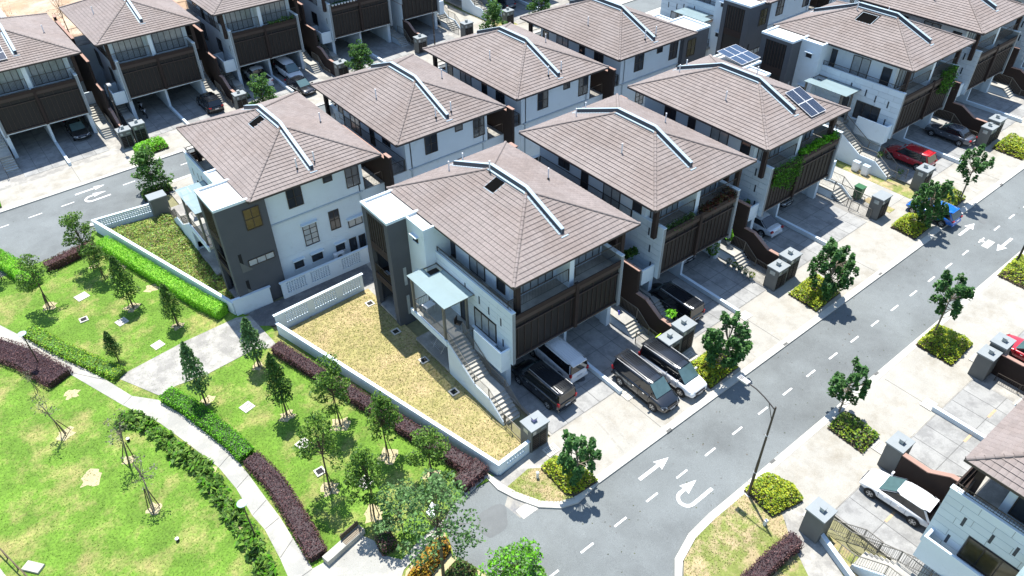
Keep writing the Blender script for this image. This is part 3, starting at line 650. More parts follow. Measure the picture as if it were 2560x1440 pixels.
def house(label, xc, yf, rot, left='mid', right='mid', near=0, hole=None, group='semi detached villas with hipped tiled roofs', bays=(-1, 1), objs=True, panel=True, fl=1, ent='curtain', dz=0.0, mids=(4.2, 4.35), planter={}, tan=False):
    t = thing('duplex_house', label, 'house', (xc, yf, gz(xc) + dz), math.pi if rot else 0, group); t.matrix_basis = Matrix.Translation((xc, yf, gz(xc) + dz)) @ Matrix.Rotation(math.pi if rot else 0, 4, 'Z')
    kind = {-1: left, 1: right}; sgl = len(bays) == 1
    U = {s: (5.6 if kind[s] == 'end' else (mids[0] if s < 0 else mids[1])) for s in (-1, 1)}
    if sgl:
        o_ = -bays[0]; U[o_] = -.05
    uL, uR = -U[-1], U[1]
    # ground floor and garage
    B('garage_wall', M['white'], t, uL + .06, uR - .06, 7.0, 13.9, -.5, 2.7)
    for s in (-1, 1):
        e = s * U[s]; q = .25 if not (sgl and s != bays[0]) else .25
        B('garage_wall', M['white'], t, e - s * .06, e - s * (.06 + q), 1.5, 7.0, -.5, 2.7)
        B('column', M['white'], t, e - s * .05, e - s * .42, .8, 1.5, -.5, 2.7)
    if not sgl:
        B('garage_divider', M['white'], t, -.1, .14, 1.05, 7.0, -.5, 2.7); B('low_wall', M['white'], t, -.1, .16, -4.75, 1.05, -.5, .36)
    for s in bays:
        B('garage_door', M['brown'], t, s * 1.2, s * 2.2, 6.9, 6.999, 0, 2.1); B('garage_shelf', M['offwhite'], t, s * 2.7, s * 3.9, 6.5, 6.98, .5, 1.1)
    # first floor
    B('house_wall', M['white'], t, uL + .06, uR - .06, .55, 13.9, 2.71, 6.05); B('floor_edge', M['white'], t, uL + .2, uR - .2, .2, .56, 2.72, 2.86)
    # screens on the front
    for s in bays:
        a, b = sorted((s * .08, s * (U[s] - .3))); sb = MB().box(a, b, .22, .26, 2.98, 6.1).build('louvre_screen', M['screen'], t)
        [ubox('screen_rail', M['bronze'], sb, *q_) for q_ in ((a, b, .1, .24, 2.86, 3.0), (a, b, .06, .24, 6.1, 6.42), (a, b, .1, .2, 5.55, 5.63))]
        k = 9
        for i in range(k):
            x = a + (b - a) * (i + .5) / k; ubox('batten', M['bronze'], sb, x - .018, x + .018, .17, .219, 3.0, 6.1 if i % 2 else 5.55)
        ubox('planter_trough', M['brown'], t, a - .0, b, .04, .12, 6.42, 6.75); ubox('planter_trough', M['brown'], t, a, b, .12, .9, 6.05, 6.12)
    if not sgl: B('screen_post', M['brown'], t, -.13, .13, .0, .24, 2.84, 6.78)
    # white fins beside the screen + cladding
    for s in (-1, 1):
        if sgl and s != bays[0]: continue
        e = s * U[s]; end = kind[s] == 'end'; depth = 8.7 if end else 13.9; top = 7.05 if (end or 1) else 7.05
        wv1 = 8.7 if end else 3.2
        B('clad_wall', M['boxtop'], t, e - s * .28, e - s * .04, .05, wv1, 2.55, top)
        holes = [(1.75, 4.25, 3.3, 5.0)] if end else []
        slots = [(1.05, 3.9), (1.25, 5.6), (2.55, 5.7), (3.6, 5.95), (5.2, 6.1)] if end else [(.9, 3.4), (1.15, 4.8), (1.4, 6.2)]
        cladding(t, e - s * .039, s, .05, wv1, 2.55, 7.04, holes, objs=objs and panel, slots=slots)
        ubox('wall_coping', M['white'], t, e - s * .30, e + s * .02, .03, wv1, 7.045, 7.11)
        if end:
            win(t, 'u', e - s * .01, s, 1.78, 4.22, 3.32, 4.98, 3, g='amber' if tan else ent, name='window'); B('window_sill', M['white'], t, e, e + s * .22, 1.7, 4.35, 3.18, 3.3)
            # planter ledge
            mb = MB().box(e, s * 6.4, .25, 3.3, 2.2, 2.34).box(s * 6.27, s * 6.4, .25, 3.3, 2.34, 3.95).box(e, s * 6.27, .25, .4, 2.34, 3.95); mb.build('planter_wall', M['white'], t)
            railing(t, [(e - s * .1, .25, 7.1), (e - s * .1, 8.6, 7.1)], .42, gap=.14, posts=False)
        # terrace floor
    B('terrace_floor', M['oldpath'], t, uL + .32, uR - .32, .56, 13.9, 6.06, 6.14)
    # second floor
    sL, sR = (-4.3 if U[-1] > 4.3 else -U[-1] + .1), (4.3 if U[1] > 4.3 else U[1] - .1)
    B('house_wall', M['white'], t, sL, sR, 2.0, 14.0, 6.141, 9.06)
    if not sgl: B('pillar', M['white'], t, -.25, .15, .62, 2.0, 6.14, 9.05)
    for s in bays:
        e = (sL if s < 0 else sR); a, b = sorted((s * .55, e - s * .5))
        win(t, 'v', 2.0, -1, a, b, 6.3, 8.6, 5, g='curtain', name='sliding_door')
        B('corner_post', M['brown'], t, s * (abs(e) + .18), s * (abs(e) + .5), .55, .9, 6.12, 9.05)
        a2, b2 = sorted((s * .3, s * (abs(e) + .2))); railing(t, [(a2, .66, 6.75), (b2, .66, 6.75)], 1.0, gap=.125, posts=True)
        if kind[s] == 'end': railing(t, [(s * (abs(e) + .5), .66, 6.75), (s * (U[s] - .15), .66, 6.75)], .9, gap=.12)
        # side doors and windows of the terrace side
        win(t, 'u', e, s, 2.4, 3.3, 6.5, 8.3, 1, g='glass'); win(t, 'u', e, s, 4.6, 6.4, 6.25, 8.5, 2, g='curtain' if s * fl < 0 else 'glass', name='sliding_door')
        win(t, 'u', e, s, 8.1, 8.9, 6.2, 8.4, 1, g='glass', name='door'); win(t, 'u', e, s, 10.3, 11.6, 7.2, 8.6, 2, g='glass')
        if kind[s] != 'end':
            win(t, 'u', s * (U[s] - .06), s, 4.0, 5.4, 3.4, 4.9, 2); win(t, 'u', s * (U[s] - .06), s, 9.0, 10.6, 3.4, 5.4, 2)
            railing(t, [(s * U[s], 3.3, 6.14), (s * U[s], 13.8, 6.14)], .95, gap=.13)
            if s * (1 if not rot else -1) > 0: party_wall(t, s * 6.15)
            stairs(t, s, U[s] + .12, U[s] + 1.3, 4.2, 2.2, 1.3, 1.0, -.6, -1.9, False)
            railing(t, [(s * (U[s] + 1.32), -3.4, .0), (s * (U[s] + 1.32), -1.9, .05), (s * (U[s] + 1.32), -.6, 1.0), (s * (U[s] + 1.32), 1.2, 1.0)], .9, m='raillt' if s > 0 else 'rail')
            B('side_patio_wall', M['white'], t, s * (U[s] + .02), s * (U[s] + 1.3), 4.2, 4.35, 0, 3.4)
    # rear facade
    for s in bays:
        e = abs(U[s]) - .1; q = lambda a, b: sorted((s * a, s * b))
        if s * fl < 0:
            win(t, 'v', 14.0, 1, *q(1.15, 2.4), 6.9, 8.6, 2, g='glass', nh=1); win(t, 'v', 13.9, 1, *q(.5, 1.7), 3.0, 5.0, 2, g='curtain', nh=3, hood=True)
            win(t, 'v', 13.9, 1, *q(2.2, 3.0), 1.3, 2.1, 1, hood=True); win(t, 'v', 13.9, 1, *q(.5, 1.45), 1.3, 2.1, 1, hood=True)
        else:
            win(t, 'v', 14.0, 1, *q(2.6, 3.8), 6.8, 8.6, 2, g='glass', nh=1); win(t, 'v', 14.0, 1, *q(.7, 1.5), 8.0, 8.55, 1); win(t, 'v', 13.9, 1, *q(.65, 1.55), 3.5, 5.3, 2, nh=1)
            win(t, 'v', 13.9, 1, *q(2.2, 3.5), 3.1, 3.9, 2, g='curtain', hood=True); win(t, 'v', 13.9, 1, *q(.75, 1.55), 1.3, 2.1, 1, hood=True)
            win(t, 'v', 13.9, 1, *q(2.0, 2.65), .1, 2.05, 1, name='door'); win(t, 'v', 13.9, 1, *q(2.9, 3.5), .6, 2.0, 2)
        if kind[s] != 'end':
            B('rear_wing', M['white'], t, *sorted((s * (U[s] - .06), s * 6.0)), 10.6, 13.88, -.5, 6.0); B('terrace_floor', M['oldpath'], t, *sorted((s * (U[s] - .05), s * 6.0)), 10.62, 13.86, 6.001, 6.06)
            railing(t, [(s * (U[s] + .1), 13.8, 6.05), (s * 5.95, 13.8, 6.05)], 1.0, gap=.13)
    B('ledge', M['offwhite'], t, uL + .3, uR - .3, 13.9, 14.08, 6.02, 6.13)
    B('downpipe', M['offwhite'], t, uL + .5, uL + .6, 13.9, 14.0, -.4, 8.9); B('downpipe', M['offwhite'], t, uR - .6, uR - .5, 13.9, 14.0, -.4, 8.9)
    # end tower, wing, porch
    for s in (-1, 1):
        if kind[s] != 'end': continue
        sb = lambda name, m, a, b, *r_: B(name, M[m], t, *sorted((s * a, s * b)), *r_)
        sb('stair_wing', 'white', 4.0, 6.42, 8.7, 10.9, -.5, 9.06); sb('flat_roof', 'slabtop', 4.3, 6.34, 8.78, 10.86, 9.061, 9.1)
        mbp = MB(); z0, z1 = 9.06, 9.24
        mbp.box(s * 6.3, s * 6.48, 8.62, 10.9, z0, z1).box(s * 4.2, s * 6.3, 8.62, 8.8, z0, z1); mbp.build('roof_parapet', M['white'], t)
        win(t, 'u', s * 6.42, s, 9.5, 10.1, 7.7, 8.15, 1, hood=True); win(t, 'u', s * 6.42, s, 9.4, 10.1, 4.3, 4.8, 1, hood=True)
        # tower: rear and front walls solid, outer side an open frame
        a, b = 5.35, 7.95
        sb('tower_wall', 'tower', a - 1.2, b, 10.9, 11.1, -.5, 9.1)
        rw = MB().box(*sorted((s * 4.2, s * b)), 14.25, 14.45, -.5, 9.1); rw.build('tower_wall', M['tower'], t)
        sb('tower_column', 'tower', b - .35, b, 13.85, 14.25, -.5, 9.1); sb('tower_column', 'tower', b - .35, b, 11.1, 11.45, -.5, 9.1)
        sb('tower_core', 'tower', 4.15, 6.1, 11.1, 14.25, -.5, 9.05)
        for w in (.12, 3.0, 6.0): sb('tower_floor', 'oldpath' if w < 1 else 'brown', 6.1, b - .01, 11.1, 14.25, w - .2, w)
        sb('spandrel', 'brown', b - .16, b - .02, 11.45, 13.85, 2.75, 3.35); sb('spandrel', 'brown', b - .16, b - .02, 11.45, 13.85, 5.6, 6.3); sb('spandrel', 'tower', b - .2, b, 11.45, 13.85, 8.75, 9.1)
        lp = sb('louvre_screen', 'screen', b - .12, b - .07, 11.45, 13.85, 6.3, 8.75)
        for i in range(7): y_ = 11.45 + 2.4 * (i + .5) / 7; ubox('batten', M['bronze'], lp, *sorted((s * (b - .07), s * (b - .02))), y_ - .03, y_ + .03, 6.3, 8.75)
        if objs: railing(t, [(s * (b - .1), 11.5, 3.35), (s * (b - .1), 13.8, 3.35)], .8)
        else: sb('louvre_screen', 'screen', b - .12, b - .07, 11.45, 13.85, 3.35, 5.6)
        sb('flat_roof', 'slabtop', 4.2, b - .15, 11.05, 14.3, 9.1, 9.14)
        MB().box(s * (b - .2), s * (b + .06), 10.84, 14.51, 9.1, 9.3).box(s * 4.2, s * (b - .2), 10.84, 11.04, 9.1, 9.3).box(s * 4.2, s * (b - .2), 14.31, 14.51, 9.1, 9.3).build('roof_parapet', M['white'], t)
        for (ua, ub, w0, w1) in ((6.9, 7.15, 3.4, 5.0), (6.9, 7.15, .6, 2.4)):
            sb('slot_window', 'curtain', ua, ub, 10.88, 10.9, w0, w1)
        win(t, 'v', 14.45, 1, *sorted((s * 4.75, s * 6.0)), 6.7, 8.5, 2, g='amber', nh=1); win(t, 'v', 14.45, 1, *sorted((s * 4.5, s * 6.6)), 3.6, 4.2, 3, g='curtain')
        for w in (3.3, .8): sb('slot_opening', 'dark', 6.95, 7.2, 14.44, 14.46, w, w + 1.7)
        for w in (3.3, .8): MB().add([(s * 7.2, 14.461, w + 1.0), (s * 7.2, 14.461, w), (s * 6.35, 14.461, w)], [(0, 1, 2), (2, 1, 0)]).build('ledge', M['boxgrey'], t)
        sb('pale_floor_plate', 'offwhite', 7.0, 7.3, 13.2, 13.8, 2.99, 3.02)  # thin pale plate on the middle tower floor
        # porch
        sb('porch_floor', 'path', 5.6, 7.82, 4.45, 8.9, 2.6, 2.86); sb('porch_beam', 'white', 7.82, 7.95, 4.4, 8.95, 2.45, 2.95); sb('porch_base', 'offwhite', 5.62, 6.4, 4.6, 8.7, -.5, 2.6)
        sb('ground_pad', 'oldpath', 6.4, 7.9, 4.4, 8.8, -.1, .09)
        can = MB().box(*sorted((s * 6.75, s * 8.05)), 4.15, 8.75, 6.08, 6.11).box(*sorted((s * 5.66, s * 6.75)), 4.15, 7.7, 6.08, 6.11).build('canopy', M['canopy'], t)
        gl = MB().box(*sorted((s * 5.62, s * 5.68)), 4.1, 8.7, 6.02, 6.13).box(*sorted((s * 6.72, s * 6.78)), 4.15, 8.75, 6.0, 6.075)
        for y_ in (4.2, 5.3, 6.45, 7.66, 8.7): gl.box(*sorted((s * 5.68, s * 8.0)), y_ - .03, y_ + .03, 6.0, 6.075)
        gl.build('canopy_beam', M['raillt'], can)
        sb('canopy_gap', 'deck', 5.7, 6.7, 7.75, 8.65, 5.7, 5.72)
        for (ua, vv) in ((7.8, 4.65), (7.8, 8.55), (5.95, 4.65)): sb('canopy_post', 'raillt', ua - .08, ua + .08, vv - .08, vv + .08, 2.6, 6.0)
        railing(t, [(s * 7.8, 8.5, 2.86), (s * 7.8, 4.6, 2.86)], .9, m='raillt'); railing(t, [(s * 6.5, 8.65, 2.86), (s * 7.75, 8.65, 2.86)], .9)
        stairs(t, s, 6.42, 7.74, 4.45, 2.86, 1.4, 1.0, -.2, -1.75, True); sb('stair_base', 'white', 6.44, 7.72, -.2, 4.4, -.4, .86); 
        MB().side([(4.4, 2.4), (1.4, .5), (1.4, .3), (4.4, .3)], s * 6.44, s * 7.72).build('stair_base', M['white'], t)
        MB().side([(-.2, .7), (-1.7, -.2), (-.2, -.3)], s * 6.44, s * 7.72).build('stair_base', M['white'], t)
        railing(t, [(s * 7.8, 4.5, 2.9), (s * 7.8, 1.4, 1.15), (s * 7.8, -.2, 1.15), (s * 7.8, -1.8, .1), (s * 7.8, -2.6, .1)], .85, m='raillt')
        railing(t, [(s * 6.46, 4.5, 2.9), (s * 6.46, 1.4, 1.1), (s * 6.46, -.2, 1.1), (s * 6.46, -1.8, .05), (s * 6.46, -2.9, .0)], .9, m='raillt', gap=.1)
        win(t, 'u', s * (5.6), s, 5.0, 5.9, 2.9, 5.0, 1, name='door'); 
    # roof
    if sgl: r0, r1 = (-.4, 5.6) if bays[0] > 0 else (-5.6, .4)
    else: r0, r1 = -5.5, 5.5
    ro, R1, R2 = roof(t, r0, r1, 0, 14.9, 9.2, 9.2 + .382 * (r1 - r0) / 2, (r1 - r0) / 2, near, hole)
    if not sgl: roof_fin(t, -.12 * fl, 1.75, 14.1, R1, R2, 0, 14.9, 9.2, 9.2 + .382 * 5.5, fl)
    return t
H = {}
sd = math.pi
H['A'] = house('nearest front villa with charcoal tower and long outside stair beside the dry lawn', 27.3, 27.9, False, 'end', 'mid', NEAR_TILES, (-1.45, -.3, 7.35, 8.45), dz=-.02)
H['B'] = house('second villa of the front row, with dark red plants on its balcony', 39.75, 27.9, False, 'mid', 'mid', NEAR_TILES)
H['C'] = house('third front villa, four solar panels on its front slope and vines on its screen', 52.05, 27.9, False, 'mid', 'end', NEAR_TILES)
H['D'] = house('fourth front villa, beyond the green side strip, with the red car under it', 72.7, 27.9, False, 'end', 'mid', 0, (-1.9, -.6, 6.9, 8.6), objs=False, ent='glass')
H['E'] = house('fifth villa of the front row, cut off at the top right edge', 85.1, 27.9, False, 'mid', 'mid', 0, objs=False)
H['E2'] = house('sixth front villa, only a sliver of its side shows at the right edge', 97.5, 27.9, False, 'mid', 'mid', 0, objs=False)
yb = lambda x: 62.75 - .016 * (x - 18.6)
H['F'] = house('villa across the alley with charcoal tower and a walled garden full of weeds', 18.7, yb(18.6), True, 'mid', 'end', NEAR_TILES, (.35, 1.5, 6.3, 7.3), fl=-1)
H['Gh'] = house('second villa of the back row, right of the one with the weedy garden', 31.1, yb(31), True, 'mid', 'mid', 0, objs=False, fl=-1)
H['Hh'] = house('third villa of the back row, directly behind the second front villa', 43.2, yb(43), True, 'mid', 'mid', 0, objs=False, fl=-1)
H['I'] = house('fourth back row villa, with a flat roofed wing on its right side', 55.4, yb(55), True, 'end', 'mid', 0, objs=False, fl=-1)
H['J'] = house('fifth back row villa, tall charcoal tower with brown screens behind the solar panels', 77.3, yb(77), True, 'mid', 'end', 0, objs=False, fl=-1)
H['J2'] = house('sixth villa of the back row, at the top right edge behind the front row roofs', 89.6, yb(89), True, 'mid', 'mid', 0, objs=False, fl=-1)
yr = lambda x: 87.0 - .02 * x
H['a'] = house('villa across the far street at the left edge, two solar panels on its front slope', 6.0, yr(6), False, 'mid', 'mid', 0, objs=False)
H['b'] = house('villa across the far street whose balcony glass mirrors a green tree', 18.5, yr(18), False, 'mid', 'mid', 0, objs=False)
H['c'] = house('villa across the far street with the white pickup and white minivan under it', 31.0, yr(31), False, 'mid', 'mid', 0, objs=False)
H['d'] = house('villa across the far street with a row of white pots along its screen', 43.5, yr(43), False, 'mid', 'mid', 0, objs=False)
H['e'] = house('narrow villa with a single garage at the end of the far row', 49.4, yr(50) - .3, False, 'mid', 'end', 0, objs=False, bays=(1,))
H['g'] = house('white villa with outside stair beyond the pale lane at the top centre', 69.4, yr(70), False, 'end', 'mid', 0, objs=False)
H['K'] = house('villa at the lower right corner with stone clad side wall behind the white hatchback', 35.8, 4.3, True, 'mid', 'end', NEAR_TILES, bays=(1,), tan=True)
H['Mh'] = house('villa outside the right edge, behind the white divider across the road', 42.0, 4.3, True, 'mid', 'mid', 0, objs=False)
# vents, solar panels
for k, L in {'A': [(-.3, 9.2, 11.2), (3.6, 7.4, 10.0), (-1.3, 12.9, 9.9), (.3, 13.4, 9.8)], 'B': [(-2.9, 6.0, 10.1), (3.6, 7.6, 9.9), (-1.2, 12.9, 9.8), (.3, 13.4, 9.7)],
             'C': [(-2.9, 6.4, 10.1), (3.3, 8, 10.0), (-1.2, 12.9, 9.8), (.3, 13.4, 9.7)], 'D': [(-.6, 9.3, 11.0), (3.2, 8, 10.0)], 'E': [(-3, 6.6, 10.1)],
             'F': [(-.55, 13.5, 9.7), (.95, 13.6, 9.7), (-3.9, 8, 9.8)], 'Gh': [(3.2, 8, 10.0), (-3.6, 8, 9.9), (-.7, 13.6, 9.7), (.9, 13.7, 9.7)], 'Hh': [(3.2, 8, 10.0), (-3.6, 8, 9.9), (-.7, 13.6, 9.7), (.9, 13.7, 9.7)],
             'I': [(3.2, 8, 10.0), (-.7, 13.6, 9.7), (.9, 13.7, 9.7)], 'a': [(3.6, 6, 9.9)], 'b': [(-3.4, 7.5, 9.9), (2.9, 9, 10.1)]}.items():
    for u, v, w in L: vent(H[k], u, v, w)
def solar(label, hs, u0, v0, nx, ny, sx, sy, w0, slope, m='solar', group=None):
    o = thing('solar_array', label, 'solar panels', (0, 0, 0), 0, group)
    o.matrix_basis = H[hs].matrix_basis @ Matrix.Translation((u0, v0, w0)) @ Matrix.Rotation(slope, 4, 'X')
    for i in range(nx):
        for j in range(ny):
            x = i * (sx + .02); y = j * (sy + .02)
            fr = ubox('panel_frame', M['pvc'], o, x, x + sx, y, y + sy, .10, .14)
            fr2 = ubox('solar_panel', M['joint'], o, x + .03, x + sx - .03, y + .03, y + sy - .03, .1405, .145)
            mb = MB(); cx, cy = (6, 10) if sy > sx else (10, 6)
            for a in range(cx):
                for b in range(cy):
                    w = (sx - .08) / cx; h = (sy - .08) / cy; mb.box(x + .04 + a * w + .008, x + .04 + (a + 1) * w - .008, y + .04 + b * h + .008, y + .04 + (b + 1) * h - .008, .146, .149)
            mb.build('cell_grid', M[m], o)
    MB().box(.1, nx * sx - .1, .3, .35, .03, .1).box(.1, nx * sx - .1, ny * sy - .4, ny * sy - .35, .03, .1).build('mounting_rail', M['steel'], o)
    return o
SL = math.atan(.382)
solar('dark blue four panel solar array low on the front roof slope', 'C', .95, .75, 2, 2, .98, 1.5, 9.2 + .75 * .382 + .08, SL)
solar('row of pale blue solar panels on the small flat roof behind the villa with vines', 'C', 5.5, 11.2, 3, 2, .9, 1.5, 9.35, .12, 'solarlt')
solar('pair of solar panels on the roof slope at the far left edge', 'a', -2.9, 1.2, 1, 2, 2.0, 1.1, 9.2 + 1.2 * .382 + .08, SL)
# ---------------------------------------------------------------- walls of the gardens
def vent_panel(parent, p, q, z0, z1, t_=.2):
    """perforated block panel between two points: a lattice of bars"""
    p = Vector(p); q = Vector(q); L = (q - p).length; d = (q - p) / L; n = Vector((-d.y, d.x)); mb = MB(); k = int(L / .2)
    def bar3(a, b, za, zb):
        pts = [p + d * a - n * t_ / 2, p + d * b - n * t_ / 2, p + d * b + n * t_ / 2, p + d * a + n * t_ / 2]; mb.prism([(v.x, v.y) for v in pts], lambda q_: za + S * q_[0], lambda q_: zb + S * q_[0])
    for i in range(k + 1): bar3(L * i / k - .04 if i else 0, L * i / k + .04 if i < k else L, z0, z1)
    m = max(1, int((z1 - z0) / .16))
    for j in range(1, m):
        zz = z0 + (z1 - z0) * j / m
        for i in range(k): bar3(L * i / k + .041, L * (i + 1) / k - .041, zz - .038, zz + .038)
    return mb.build('perforated_block', M['white'], parent)
def garden_wall(label, pts, h, vents=(), m='white', cap=True, th=.18, low=-.3, name='garden_wall'):
    """vents: (segment, from, to) fractions of a segment that are perforated block"""
    x0, y0 = pts[0]; t = thing(name, label, 'wall', (x0, y0, gz(x0))); L = [(a - x0, b - y0) for a, b in pts]
    for i in range(len(L) - 1):
        a = Vector(L[i]); b = Vector(L[i + 1]); cuts = sorted([(f0, f1) for s_, f0, f1 in vents if s_ == i]); pos = 0.0
        def solid(f0, f1, z0, z1):
            p = a.lerp(b, f0); q = a.lerp(b, f1); MB().prism(bar(p, q, th), lambda q_: z0 + S * q_[0], lambda q_: z1 + S * q_[0]).build('wall_panel', M[m], t)
        for f0, f1 in cuts:
            if f0 > pos: solid(pos, f0, low, h)
            solid(f0, f1, low, .42); solid(f0, f1, h - .12, h); vent_panel(t, a.lerp(b, f0), a.lerp(b, f1), .42, h - .12, th * .7); pos = f1
        if pos < 1: solid(pos, 1, low, h)
        if cap: MB().prism(bar(a - (b - a).normalized() * .1, b + (b - a).normalized() * .1, th + .07), lambda q_: h + .002 + .001 * i + S * q_[0], lambda q_: h + .05 + .001 * i + S * q_[0]).build('wall_coping', M['white'], t)
    return t
garden_wall('long white garden wall of the dry lawn, from the alley to the perforated corner', [(11.85, 44.2), (16.9, 23.3), (19.4, 23.45)], 1.0, [(1, .25, .85)])
garden_wall('white wall with perforated block panels along the back alley behind the dry lawn', [(11.9, 44.5), (19.4, 44.55)], 1.55, [(0, .1, .35), (0, .42, .68), (0, .75, .97)])
garden_wall('white garden wall round the weedy garden, ending in perforated block by the far street', [(13.05, 48.05), (10.15, 48.35)], 1.5)
garden_wall('long white wall between the bright green hedge and the weedy garden', [(10.15, 48.5), (4.85, 67.8), (9.9, 67.0)], 1.2, [(1, .1, .95)])
garden_wall('white wall with three perforated panels at the foot of the villa behind the alley', [(13.9, 47.75), (21.6, 47.45)], 1.55, [(0, .05, .27), (0, .32, .54), (0, .68, .9)])
garden_wall('white rear boundary wall between the second and fourth villas of the back row', [(21.8, 47.4), (64, 46.7)], 1.6)
garden_wall('plain white wall along the green strip at the fourth front villa', [(65.35, 42), (65.35, 31.6)], 1.4)
garden_wall('white wall of the villa beside the pale lane at the top centre', [(64.05, 101), (64.05, 84)], 1.4)
garden_wall('white stone topped wall beside the maroon hedge at the bottom right', [(22.3, -8), (28.2, 8.05)], .5, m='offwhite')
# ---------------------------------------------------------------- gate boxes with lantern and doors
def gatebox(label, x, y, w=1.45, d=1.1, h=2.0, face=-1, lant=True, group=None):
    """x,y = centre; face = side of the doors in y"""
    t = thing('gate_box', label, 'gate box', (x, y, gz(x)), 0 if face < 0 else math.pi, group)
    B('box_body', M['boxgrey'], t, -w / 2 + .05, w / 2 - .05, -d / 2 + .08, d / 2, -.3, h - .1); B('roof_slab', M['boxtop'], t, -w / 2, w / 2, -d / 2, d / 2 + .03, h - .1, h)
    for i in range(2):
        a = -w / 2 + .16 + i * (w - .3) / 2; dr = B('meter_door', M['dark'], t, a, a + (w - .42) / 2, -d / 2 + .05, -d / 2 + .079, .15, h - .62)
        mb = MB()
        for k in range(6): mb.box(a + .04, a + (w - .42) / 2 - .04, -d / 2 + .035, -d / 2 + .049, .25 + k * .18, .3 + k * .18)
        mb.build('door_louvre', M['bronze'], dr)
    B('mail_slot', M['curtain'], t, -w / 2 + .2, -w / 2 + .45, -d / 2 + .05, -d / 2 + .079, h - .5, h - .22); B('number_plate', M['boxtop'], t, .1, .5, -d / 2 + .06, -d / 2 + .079, h - .42, h - .28)
    B('meter_window', M['lantern'], t, -w / 2 + .03, -w / 2 + .049, -.2, .25, h - .6, h - .25)
    if lant:
        l = B('lantern', M['lantern'], t, -.13, .13, -.05, .21, h + .03, h + .27); MB().box(-.16, .16, -.08, .24, h + .27, h + .31).box(-.15, .15, -.07, .23, h, h + .03).build('lantern_frame', M['boxtop'], l)
    return t
PB = gatebox('corner gate box with a purple tinted lantern, at the end of the dry lawn wall', 20.15, 23.75, 1.5, 1.15, 2.1)
gatebox('front grey gate box of the pair beside the white minivan with black roof', 32.3, 23.5); gatebox('rear, taller gate box of the pair beside the lime shrub and two minivans', 33.8, 23.6, 1.5, 1.15, 2.3)
gatebox('left gate box of the pair behind the big lime shrub bed, near the potted plants', 44.6, 23.5); gatebox('right, taller gate box of the pair near the potted plants', 46.1, 23.6, 1.5, 1.15, 2.3)
gatebox('single gate box beside the green bin, in front of the side lane', 59.1, 23.6, 1.5, 1.1, 2.1, lant=False)
gatebox('single gate box at the foot of the stair wall in front of the red car', 66.0, 23.5, 1.5, 1.1, 2.1)
gatebox('left gate box of the pair behind the dark grey saloon car', 77.9, 23.5); gatebox('right gate box of the pair behind the dark grey saloon car', 79.4, 23.6, 1.5, 1.15, 2.3)
gatebox('black sided gate box beside the maroon hedge at the bottom right', 28.35, 8.7, 1.25, 1.2, 2.1, 1); gatebox('black sided gate box at the nose of the brown wall behind the white hatchback', 35.95, 8.45, 1.4, 1.1, 2.1, 1)
gatebox('lower gate box of the pair next to the red car at the right edge', 47.4, 8.7, 1.3, 1.1, 2.0, 1); gatebox('upper gate box of the pair next to the red car at the right edge', 48.8, 8.6, 1.4, 1.1, 2.3, 1)
gatebox('left gate box of the pair behind the far left lime shrub', 12.0, 82.2, 1.4, 1.1, 2.0); gatebox('right gate box of the pair behind the far left lime shrub', 13.5, 82.2, 1.4, 1.1, 2.2)
gatebox('small gate box half hidden by the round tree at the far saloon car', 24.8, 81.9, 1.4, 1.1, 2.0); gatebox('pale topped gate box with house number, behind the second round street tree', 37.6, 81.6, 1.5, 1.1, 2.0)
gatebox('pale topped gate box left of the single garage in the far row', 49.0, 81.5, 1.5, 1.1, 2.0); gatebox('gate box beside the tree right of the single garage', 56.2, 81.3, 1.5, 1.1, 2.0); gatebox('gate box at the top centre by the lane stair', 62.9, 81.0, 1.4, 1.1, 2.0)
gatebox('dark gate box with flat pale roof beside the weedy garden', 10.4, 66.6, 1.6, 1.2, 2.1, 1, lant=False)
gatebox('gate box beyond the back row, beside the bright green shrubs', 37.2, 66.3, 1.5, 1.1, 2.0, 1)
for o_ in PB.children:
    if o_.name.startswith('lantern'): o_.data.materials[0] = M['lanternp']
# short gates between box and stair
def gate(label, pts, m='raillt', h=1.0):
    x0, y0 = pts[0]; t = thing('side_gate', label, 'gate', (x0, y0, gz(x0))); railing(t, [(a - x0, b - y0, S * (a - x0)) for a, b in pts], h, m=m, name='gate_bars', gap=.1); return t
gate('small grey gate between the corner gate box and the long outside stair', [(19.6, 24.3), (19.6, 26.1)]); gate('low gate beside the black stair box at the bottom right', [(29.0, 8.4), (30.0, 6.6), (30.0, 5.6)])
gate('small gate beside the potted plants', [(43.9, 24.0), (43.9, 25.9)]); gate('gate behind the pair of minivans', [(31.6, 24.1), (31.6, 26.0)], 'rail'); gate('gate beside the green bin', [(58.2, 23.7), (58.0, 25.6)])
gate('railing along the side lane beside the green bin', [(59.8, 24.2), (59.8, 31), (59.8, 34)], 'raillt')
